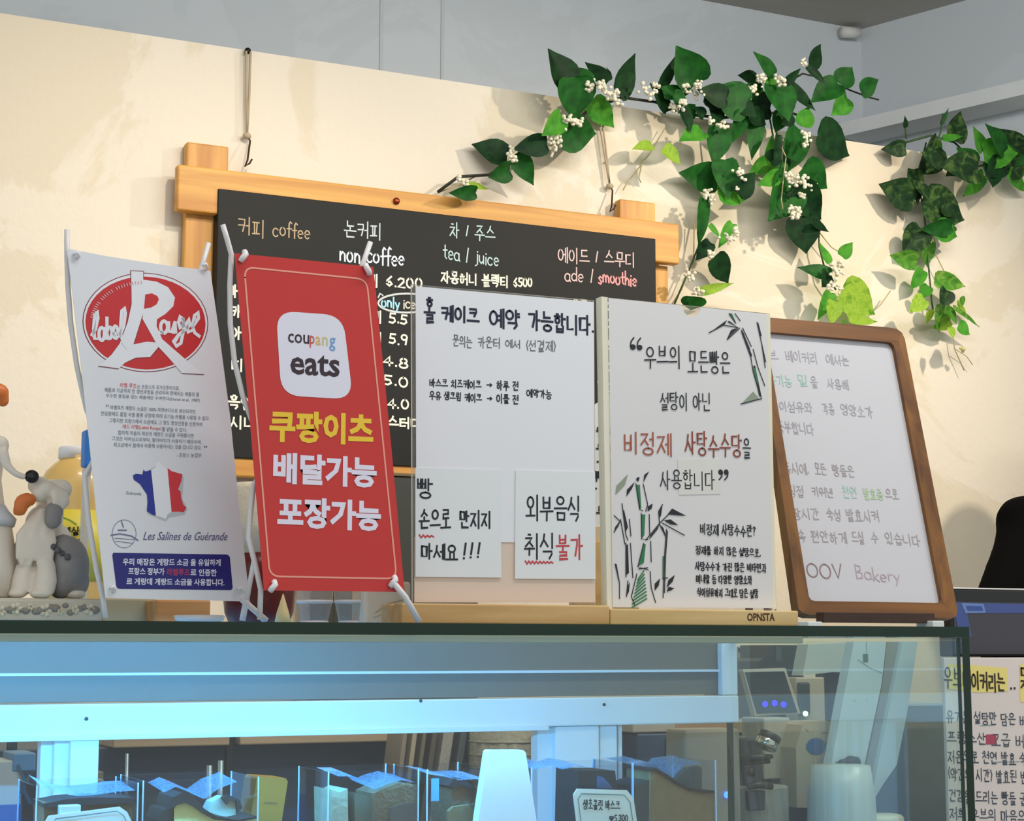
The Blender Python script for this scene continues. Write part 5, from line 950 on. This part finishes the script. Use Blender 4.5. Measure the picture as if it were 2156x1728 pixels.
# leaning magazines
MG = [(842, 858, '#8d7a66'), (860, 876, '#a8957a'), (879, 893, '#6e604e'), (897, 914, '#54493e'), (918, 948, '#9a8f86'), (952, 972, '#4b5252')]
mgl = ['brown', 'tan', 'dark tan', 'dark brown', 'speckled grey', 'slate', 'olive brown', 'grey green']
for i, (xa, xb, col) in enumerate(MG):
    xa -= 42; xb -= 42
    y_ = 2.36; top = 1524; a = U(xa, 1700, y_).x; w = U(xb-5, 1700, y_).x-a; hz = U(xa, top, y_).z-LZ
    rot = Matrix.Rotation(math.radians(7+i*.6), 3, 'Y')
    t = thing('magazine', (a, y_, LZ), '%s magazine leaning in the row behind the nut cake box' % mgl[i], 'magazine', 'magazines leaning behind the case')
    piv = Vector((a+w, y_, LZ)); MB().box((a, y_-.03, LZ+.0005), (a+w, y_+.03, LZ+hz), .001, rot=rot, piv=piv).build('cover', mat('mag%d' % i, col, .6, var=.45 if i == 4 else .15, scale=300 if i == 4 else 30), t)
    MB().box((a+w*.85, y_-.0305, LZ+.004), (a+w*.97, y_-.0301, LZ+hz-.004), rot=rot, piv=piv).build('spine_line', mat('mag_dark', '#15181c', .6), t)
wc = thing('wicker_basket', (U(1068, 1, 2.33).x, 2.33, LZ), 'grey woven basket with dark handle behind the paper sleeve', 'basket')
mb = MB(); c = Vector((U(1068, 1, 2.33).x, 2.33, LZ)); ht = U(1025, 1532, 2.33).z-LZ
mb.lathe([(.045, 0), (.055, ht*.5), (.06, ht), (.057, ht), (.05, ht*.5), (.04, .004)], c, 24); mb.build('basket_body', mat('wicker', '#8c8573', .8, var=.4, scale=120, bump=.8), wc, True)
mb = MB()
for i in range(9): mb.tube([c+Vector((math.cos(a*.3927)*(.0475+.0125*i/9), math.sin(a*.3927)*(.0475+.0125*i/9), ht*(.1+i*.1))) for a in range(17)], .0022, 5)
mb.build('weave', mat('wicker_light', '#a39a84', .8), wc, True)
MB().tube([c+Vector((.0, -.062, ht*.2)), c+Vector((.012, -.064, ht*.6)), c+Vector((.012, -.066, ht*.98))], .004, 8).build('handle', M_black, wc, True)
# ---- things seen through the side glass
def pxprism(name, pts, Y, dep, m, lab=None, cat=None, parent=None):
    o = MB().prism([U(x, y, Y) for x, y in pts], (0, dep, 0)).build(name, m, parent)
    if lab: tag(o, lab, cat)
    return o
def YZ(x, Y):
    lo, hi = 1300., 1900.
    for _ in range(40):
        m_ = (lo+hi)/2
        if U(x, m_, Y).z > zc1+.0005: lo = m_
        else: hi = m_
    return lo
def leg(parent, x, Y, ytop, w=.01, m=None, z0=LZ):
    c = U(x, ytop, Y); MB().box((c.x-w/2, Y+.005, z0), (c.x+w/2, Y+.005+w, c.z), .001).build('support', m or mat('dark_support', '#2a2f2e', .5), parent)
M_pale = mat('pale_device', '#b4beb8', .45, var=.03); M_beige = mat('beige_device', '#b5a78f', .5, var=.04); M_dk = mat('dark_device', '#1d2420', .4, var=.2)
rc = MB().box((1.36, 2.03+.0, .0), (2.62, 2.40+.0, LZ), .003)
tb = thing('touch_terminal', (U(1625, 1, 2.24).x, 2.24, LZ), 'tilted dark touch terminal with glowing blue icons, seen through the side glass', 'terminal')
pxprism('case', [(1564, 1409), (1654, 1406), (1686, 1502), (1590, 1507)], 2.24, .012, M_beige, parent=tb); pxprism('screen', [(1569, 1415), (1651, 1413), (1679, 1499), (1594, 1502)], 2.2385, .0014, mat('dark_screen', '#232b28', .2), parent=tb); leg(tb, 1640, 2.25, 1500, .03)
for x, y in ((1611, 1482), (1631, 1480), (1650, 1483)):
    MB().ell(U(x, y, 2.2378), (.0052, .0008, .0045), 12, 7).build('glowing_icon', mat('icon_blue', '#1a1ad0', .4, emit='#2a1cff', es=3.0), tb, True)
bb = thing('beige_printer', (U(1590, 1, 2.6).x, 2.6, zc1), 'beige box printer with dark slots behind the touch terminal', 'printer')
bxp('body', 1545, 1360, 1628, 0, 2.6, .12, M_beige, None, None, .003, zc1, parent=bb); bxp('slot', 1556, 1363, 1580, 1372, 2.598, .004, M_dk, None, None, .0005, parent=bb); bxp('slot', 1545, 1405, 1560, 1409, 2.598, .004, M_dk, None, None, .0005, parent=bb); bxp('tray', 1560, 1398, 1582, 1404, 2.596, .005, M_pale, None, None, .0005, parent=bb)
bm_ = thing('black_machine', (U(1655, 1, 2.46).x, 2.46, zc1), 'black coffee machine beside the beige printer, seen through the side glass', 'machine')
pxprism('body', [(1628, 1358), (1692, 1358), (1692, YZ(1692, 2.46)), (1600, YZ(1600, 2.46)), (1598, 1392), (1608, 1385), (1628, 1384)], 2.46, .1, M_dk, parent=bm_); bxp('vent', 1634, 1362, 1646, 1392, 2.4585, .003, mat('vent_grey', '#39413c', .5), None, None, .0005, parent=bm_)
pd = thing('pale_monitor', (U(1740, 1, 2.3).x, 2.3, LZ), 'back of a pale grey monitor beside the black machine', 'monitor')
pxprism('shell', [(1702, 1356), (1790, 1352), (1782, 1411), (1690, 1422)], 2.3, .03, M_pale, parent=pd); bxp('stand', 1722, 1415, 1783, 0, 2.32, .03, mat('dark_stand', '#182024', .5), None, None, .002, LZ, parent=pd)
ph = thing('beige_cradle', (U(1690, 1, 2.27).x, 2.27, LZ), 'beige upright cradle holding a black handset behind the terminal', 'cradle')
bxp('cradle', 1660, 1426, 1719, 0, 2.28, .03, M_beige, None, None, .002, LZ, parent=ph); bxp('handset', 1684, 1436, 1707, 1506, 2.27, .009, M_dk, None, None, .003, parent=ph); MB().ell(U(1696, 1502, 2.268), .004, 10, 7).build('indicator_lamp', mat('lamp_white_green', '#eafff0', .4, emit='#c8ffd8', es=4), ph, True)
bg_ = thing('coffee_bag', (U(1718, 1, 2.16).x, 2.16, LZ), 'cream coffee bag with scalloped blue seal, seen through the side glass', 'bag')
pxprism('bag', [(1690, 1526), (1700, 1519), (1752, 1518), (1757, 1524), (1754, 1570), (1746, 1700), (1678, 1700), (1676, 1574)], 2.16, .05, mat('kraft_cream', '#b3aa97', .6, var=.06), parent=bg_)
sc_ = [(1718+ (20+ (1.8 if i % 2 else 0))*math.cos(i*math.pi/14), 1571+(17+(1.6 if i % 2 else 0))*math.sin(i*math.pi/14)) for i in range(28)]
k = Ink(YP(2.1598), .0005); k.fill(sc_); k.build('seal', mat('seal_blue', '#3f6c9c', .5, var=.15, scale=80), bg_); k = Ink(YP(2.1598), .0005); k.line([(1730, 1542), (1753, 1542)], 1.5); k.line([(1696, 1534), (1702, 1540)], 1.5); k.build('print', mat('bag_line', '#857d70', .6), bg_)
tag(bxp('teal_carton', 1668, 1520, 1695, 0, 2.2, .04, mat('teal_card', '#3f6878', .5), None, None, .001, LZ), 'narrow teal carton standing left of the coffee bag', 'carton')
tag(bxp('pale_carton', 1608, 1511, 1664, 1538, 2.2, .06, mat('pale_card', '#a9a598', .6), None, None, .002, U(1636, 1640, 2.2).z), 'pale carton under the touch terminal', 'carton')
gr = thing('coffee_grinder', (U(1600, 1, 2.1).x, 2.1, LZ), 'grey coffee grinder with round chrome collar, seen through the side glass', 'grinder')
bxp('column', 1556, 1552, 1592, 0, 2.12, .06, mat('grinder_dark', '#3a4648', .4), None, None, .004, LZ, parent=gr); bxp('base', 1556, 1655, 1645, 0, 2.11, .08, mat('grinder_grey', '#8a8c84', .5), None, None, .004, LZ, parent=gr)
qg = mpp(1600, 1560, 2.09); rotg = Matrix.Rotation(math.radians(28), 3, 'Y')
mb = MB(); mb.lathe([(20*qg, -10*qg), (24*qg, -6*qg), (24*qg, 8*qg), (18*qg, 14*qg)], (0, 0, 0), 24); ce = U(1614, 1566, 2.09); mb.v = [ce + rotg @ p for p in mb.v]; mb.build('collar', mat('chrome', '#c9c6bd', .15, .9), gr, True)
mb = MB(); mb.lathe([(24*qg, 8*qg), (25*qg, 22*qg), (20*qg, 24*qg)], (0, 0, 0), 24); mb.v = [ce + rotg @ p for p in mb.v]; mb.build('hopper_ring', mat('hopper_dark', '#262e30', .4), gr, True)
MB().tube([U(1560, 1596, 2.09), U(1600, 1594, 2.08), U(1626, 1592, 2.08)], [.006, .005, .003], 10).build('portafilter_handle', M_dk, gr, True); MB().tube([U(1562, 1606, 2.09), U(1620, 1602, 2.085)], .0035, 8).build('fork', M_dk, gr, True); MB().ell(U(1582, 1625, 2.085), (.007, .006, .007), 12, 8).build('knob', M_dk, gr, True)
bxp('dosing_box', 1578, 1664, 1612, 1706, 2.095, .012, mat('grinder_navy', '#26343f', .4), None, None, .002, parent=gr); MB().tube([U(1576, 1656, 2.09), U(1595, 1652, 2.09), U(1625, 1655, 2.09)], .005, 8).build('lever', M_dk, gr, True)
lt = thing('switch_panel', (U(1490, 1, 2.05).x, 2.05, LZ), 'grey machine front with a small round blue light, seen through the rear door', 'machine')
bxp('front', 1430, 1535, 1545, 0, 2.05, .05, mat('taupe_front', '#8b8472', .5, var=.06), None, None, .004, LZ, parent=lt); MB().ell(U(1530, 1673, 2.048), (.0045, .0012, .0045), 12, 8).build('blue_light', mat('blue_light', '#2a50e8', .3, emit='#2f5cff', es=5), lt, True)
dn = thing('navy_appliance', (U(1370, 1, 2.2).x, 2.2, LZ), 'navy appliance with a slim pale handle, seen through the rear door', 'appliance')
bxp('body', 1334, 1543, 1418, 0, 2.2, .09, mat('navy_appliance', '#2d4058', .4, var=.15, scale=20), None, None, .003, LZ, parent=dn); MB().tube([U(1407, 1552, 2.197), U(1406, 1606, 2.197)], .0028, 8).build('handle', mat('pink_white_handle', '#eadfe6', .3), dn, True); bxp('top', 1332, 1522, 1422, 1542, 2.2, .09, mat('pale_top', '#a69e90', .5), None, None, .002, parent=dn)
wm = thing('white_machine', (U(1810, 1, 2.05).x, 2.05, LZ), 'tall slanting white machine panel with black plug, seen through the side glass', 'machine')
M_wm = mat('white_panel', '#bcd0d2', .4, var=.02); wY = 2.12
pxprism('front_panel', [(1798, 1351), (1866, 1351), (1856, 1440), (1822, 1600), (1806, 1690), (1795, 1702), (1752, 1706), (1738, 1695), (1745, 1640), (1770, 1500)], wY, .02, M_wm, parent=wm)
pxprism('side_panel', [(1868, 1351), (1900, 1351), (1880, 1450), (1840, 1640), (1812, 1690), (1808, 1686), (1826, 1600), (1858, 1440)], wY+.012, .02, mat('grey_panel', '#8f938a', .5), parent=wm)
pxprism('rear_panel', [(1900, 1351), (1932, 1351), (1910, 1500), (1888, 1610), (1860, 1650), (1836, 1690), (1842, 1640), (1880, 1450)], wY+.004, .02, M_wm, parent=wm)
bxp('slot', 1818, 1376, 1828, 1393, wY-.001, .002, mat('panel_slot', '#5d726c', .5), None, None, .0003, parent=wm)
pl_ = Ink(YP(wY), .0008); pl_.line([(1806, 1388), (1830, 1405), (1856, 1416)], 1.2); pl_.line([(1824, 1351), (1824, 1374)], 1.2); pl_.build('panel_seam', mat('seam_dark', '#7e9492', .6), wm)
bxp('socket', 1787, 1632, 1796, 1662, wY-.0015, .003, mat('socket_dark', '#22343a', .4), None, None, .0003, parent=wm); bxp('socket', 1780, 1630, 1786, 1652, wY-.0012, .002, mat('socket_grey', '#7d99a6', .4), None, None, .0003, parent=wm)
blob([('e', U(1792, 1605, wY-.012), (.012, .009, .010)), ('e', U(1776, 1606, wY-.012), (.010, .008, .006)), ('e', U(1804, 1606, wY-.012), (.005, .008, .010))], 'plug', mat('black_rubber', '#10130f', .5), wm, .002)
MB().tube([U(1763, 1605, wY-.014), U(1762, 1620, wY-.018), U(1768, 1645, wY-.02), U(1785, 1670, wY-.02), U(1803, 1692, wY-.02), U(1811, 1716, wY-.02), U(1813, 1760, wY-.02)], .0028, 8).build('cable', MT['black_rubber'], wm, True)
wt = thing('white_canister', (U(1700, 1, 2.06).x, 2.06, LZ), 'rounded white canister in front of the coffee bag, seen through the side glass', 'canister')
c = Vector((U(1730, 1, 2.06).x, 2.06, LZ)); qc = mpp(1700, 1650, 2.06); zt_ = U(1700, 1613, 2.06).z-LZ
MB().lathe([(70*qc, 0), (74*qc, zt_*.3), (71*qc, zt_*.7), (62*qc, zt_)], c, 32).build('canister_body', mat('canister_white', '#b5c4bf', .35), wt, True)
MB().lathe([(58*qc, 0), (64*qc, .012), (50*qc, .02), (.0001, .022)], (U(1760, 1, 2.01).x, 2.045-.0, LZ+.0005), 28)
tag(MB().lathe([(.03, 0), (.034, U(1780, 1722, 2.03).z-LZ-.004), (.03, U(1780, 1722, 2.03).z-LZ)], (U(1800, 1, 2.06).x, 2.055, LZ), 32).build('cream_tub', mat('cream_tub', '#cfd0b6', .4), smooth=True), 'low cream tub at the foot of the slanting white machine', 'tub')
tag(bxp('steel_container', 1905, 1480, 1990, 1590, 2.28, .1, mat('brushed_steel', '#93a09c', .35, .6, var=.15, scale=30), None, None, .004, LZ), 'brushed steel container behind the slanting white machine', 'container')
# ------------------------------------------------------------------ till side: counter, poster, monitor, person
TY = 1.95
xl = U(1991, 1500, TY).x
tc_ = MB().box((1.70, TY+.012, 0), (2.6, TY+.13, U(2100, 1388, TY+.012).z), .004).build('till_counter', mat('till_counter', '#6b655c', .6)); tag(tc_, 'till counter behind the white handwritten poster', 'counter')
po = thing('menu_poster', (U(2080, 1728, TY).x, TY, .3), 'white poster with yellow-highlighted heading and rows of handwriting beside the case', 'poster')
pz1 = U(2100, 1384, TY).z
pob = MB().box((xl, TY, .3), (xl+.62, TY+.006, pz1), .001).build('poster_board', mat('poster_white', '#d8cdc4', .7, var=.02), po)
PT = YP(TY)
k = Ink(PT, .0004); k.fill([(1995, 1398), (2027, 1398), (2120, 1406), (2122, 1455), (2060, 1458), (1996, 1450)]); k.fill([(2146, 1398), (2190, 1400), (2190, 1478), (2148, 1478)]); k.build('highlight', mat('yellow_highlight', '#e3d27a', .7), pob)
k = Ink(PT, .0008); k.text('우브', (1986, 1424), (2024, 1428), 46, 3.4); k.text('베이커리는', (2026, 1428), (2116, 1438), 38, 4.2); k.text('..', (2124, 1436), (2140, 1440), 34, 4.5); k.text('매일', (2148, 1414), (2188, 1418), 24, 4); k.text('자연', (2148, 1440), (2188, 1444), 22, 4); k.build('lettering', mat('dark_brown_ink', '#3a2c1c', .7), pob)
rows = [(1512, '유기농 설탕만 담은 버터'), (1555, '프랑스산 고급 버터'), (1595, '저온으로 천연 발효 숙성'), (1632, '(약간의 시간) 발효된 반죽'), (1678, '건강을 드리는 빵들 굽고'), (1716, '저희 우브의 마음으로')]
k = Ink(PT, .0006)
for y, t in rows: k.text(t, (1992+(y-1512)*.03, y-4), (2178, y+5), 26, 2.2)
k.build('lettering', mat('poster_ink', '#3c4652', .7, var=.3, scale=60), pob)
k = Ink(PT, .0005); k.fill([(2075, 1546), (2097, 1545), (2098, 1566), (2076, 1567)]); k.build('highlight', mat('crimson_mark', '#a8475a', .7), pob)
k = Ink(PT, .0005); k.line([(2090, 1604), (2146, 1603)], 1.6); k.line([(2064, 1527), (2090, 1526)], 1.6); k.build('underline', mat('teal_ink', '#6f9492', .7), pob)
MY = 2.02; mo = thing('till_monitor', (U(2120, 1, MY).x, MY, tc_.location.z+tc_.dimensions.z), 'dark till monitor with a blue header bar, before the person in black', 'monitor')
mz0 = U(2100, 1382, MY).z; mz1 = U(2100, 1241, MY).z; mxl = U(2003, 1300, MY).x
MB().box((mxl, MY, mz0), (mxl+.36, MY+.03, mz1), .003).build('shell', mat('monitor_shell', '#0d0d0c', .35), mo)
MB().box((mxl, MY+.001, mz1), (mxl+.36, MY+.03, mz1+.0022), .0005).build('top_rim', mat('white_rim', '#d8d4d0', .4), mo)
sz1_ = U(2100, 1268, MY).z; MB().box((mxl+.004, MY-.001, mz0+.004), (mxl+.356, MY, sz1_)).build('screen', mat('screen_grey', '#3a3a40', .4, var=.08, scale=120), mo)
k = Ink(YP(MY-.001), .0004); k.fill([(2005, 1268), (2200, 1272), (2200, 1290), (2036, 1291), (2046, 1340), (2020, 1340)]); k.build('screen_header', mat('screen_blue', '#3a4c86', .4), mo)
k = Ink(YP(MY-.001), .0008); k.fill([(2023, 1269), (2070, 1271), (2075, 1290), (2032, 1291)]); k.build('screen_button', mat('screen_pale', '#5f7ab0', .4), mo)
k = Ink(YP(MY-.001), .0011); k.fill([(2033, 1275), (2066, 1276), (2069, 1285), (2037, 1285)]); k.build('screen_button', mat('screen_deep', '#2f4a8e', .4), mo)
MB().box((mxl+.1, MY+.031, mo.location.z), (mxl+.2, MY+.06, mz0+.05), .003).build('stand', mat('monitor_stand', '#1a1a1a', .5), mo)
# person in black standing at the till, mostly outside the frame
PY = 2.52; pc = U(2270, 1240, PY); q = mpp(2205, 1150, PY)
pe = thing('person', (pc.x+.02, PY, 0), 'person in a black top behind the till monitor, only one shoulder and arm in view', 'person')
def PP(x, y, dy=0): return U(x, y, PY+dy)
sh = PP(2156, 1100); hip = Vector((pc.x+.03, PY, .95)); zneck = PP(2240, 1000).z
blob([('e', PP(2310, 1130), (.13, .11, .1)), ('e', PP(2300, 1060), (.1, .08, .07)), ('t', [PP(2290, 1050), PP(2168, 1098)], [.05, .048]), ('e', Vector((pc.x+.03, PY, 1.18)), (.16, .11, .2)), ('e', Vector((pc.x+.03, PY, .98)), (.17, .12, .14)), ('e', sh, (.052, .055, .052)), ('t', [sh, PP(2138, 1170, -.02), PP(2104, 1255, -.05), PP(2090, 1320, -.08)], [.046, .044, .042, .038]), ('t', [PP(2100, 1318, -.08), PP(2110, 1370, -.16), PP(2140, 1400, -.22)], [.036, .03, .026]),
      ('t', [PP(2420, 1110), PP(2430, 1230, -.03), PP(2430, 1320, -.06)], [.05, .044, .038]), ('t', [PP(2430, 1320, -.06), PP(2330, 1390, -.2)], [.036, .026]),
      ('t', [Vector((pc.x-.05, PY, .95)), Vector((pc.x-.06, PY, .5)), Vector((pc.x-.06, PY+.02, .06))], [.085, .062, .045]), ('t', [Vector((pc.x+.12, PY, .95)), Vector((pc.x+.13, PY, .5)), Vector((pc.x+.13, PY+.02, .06))], [.085, .062, .045])], 'clothed_body', mat('black_cloth', '#0b0a0a', .95, var=.1, spec=.05), pe, .012)
hc = Vector((PP(2300, 1).x, PY-.01, zneck+.19))
M_skin = mat('skin', '#d2a68a', .6)
blob([('e', hc, (.072, .09, .11)), ('t', [hc+Vector((0, .01, -.08)), hc+Vector((0, .02, -.2))], .045), ('e', hc+Vector((0, -.092, -.01)), (.013, .02, .02)), ('e', hc+Vector((-.073, .01, 0)), (.01, .018, .028)), ('e', hc+Vector((.073, .01, 0)), (.01, .018, .028))], 'head', M_skin, pe, .006)
blob([('e', hc+Vector((0, .025, .03)), (.082, .085, .1))], 'hair', mat('black_hair', '#14110f', .6), pe, .008)
for sx in (-1, 1): MB().ell(hc+Vector((sx*.028, -.083, .008)), (.012, .006, .006), 10, 6).build('eye', M_black, pe, True)
MB().ell(hc+Vector((0, -.083, -.05)), (.022, .006, .006), 10, 6).build('mouth', mat('lips', '#a8615a', .6), pe, True)
for sx, wr in ((-1, PP(2140, 1400, -.22)), (1, PP(2330, 1390, -.2))):
    d = Vector((.1 if sx < 0 else -.1, -.6, -.25)).normalized(); sd = d.cross(ZUP).normalized()
    prt = [('e', wr+d*.045, (.04, .045, .018)), ('t', [wr, wr+d*.04], .024), ('t', [wr+d*.03+sd*.03*sx*-1, wr+d*.06+sd*.05*sx*-1, wr+d*.085+sd*.052*sx*-1], .009)]
    for i in range(4): o_ = sd*(-.027+i*.018); L_ = (.07, .08, .076, .06)[i]; prt.append(('t', [wr+d*.07+o_, wr+d*(.07+L_*.6)+o_+Vector((0, 0, -.006)), wr+d*(.07+L_)+o_+Vector((0, 0, -.02))], .0085))
    blob(prt, 'hand', M_skin, pe, .004)
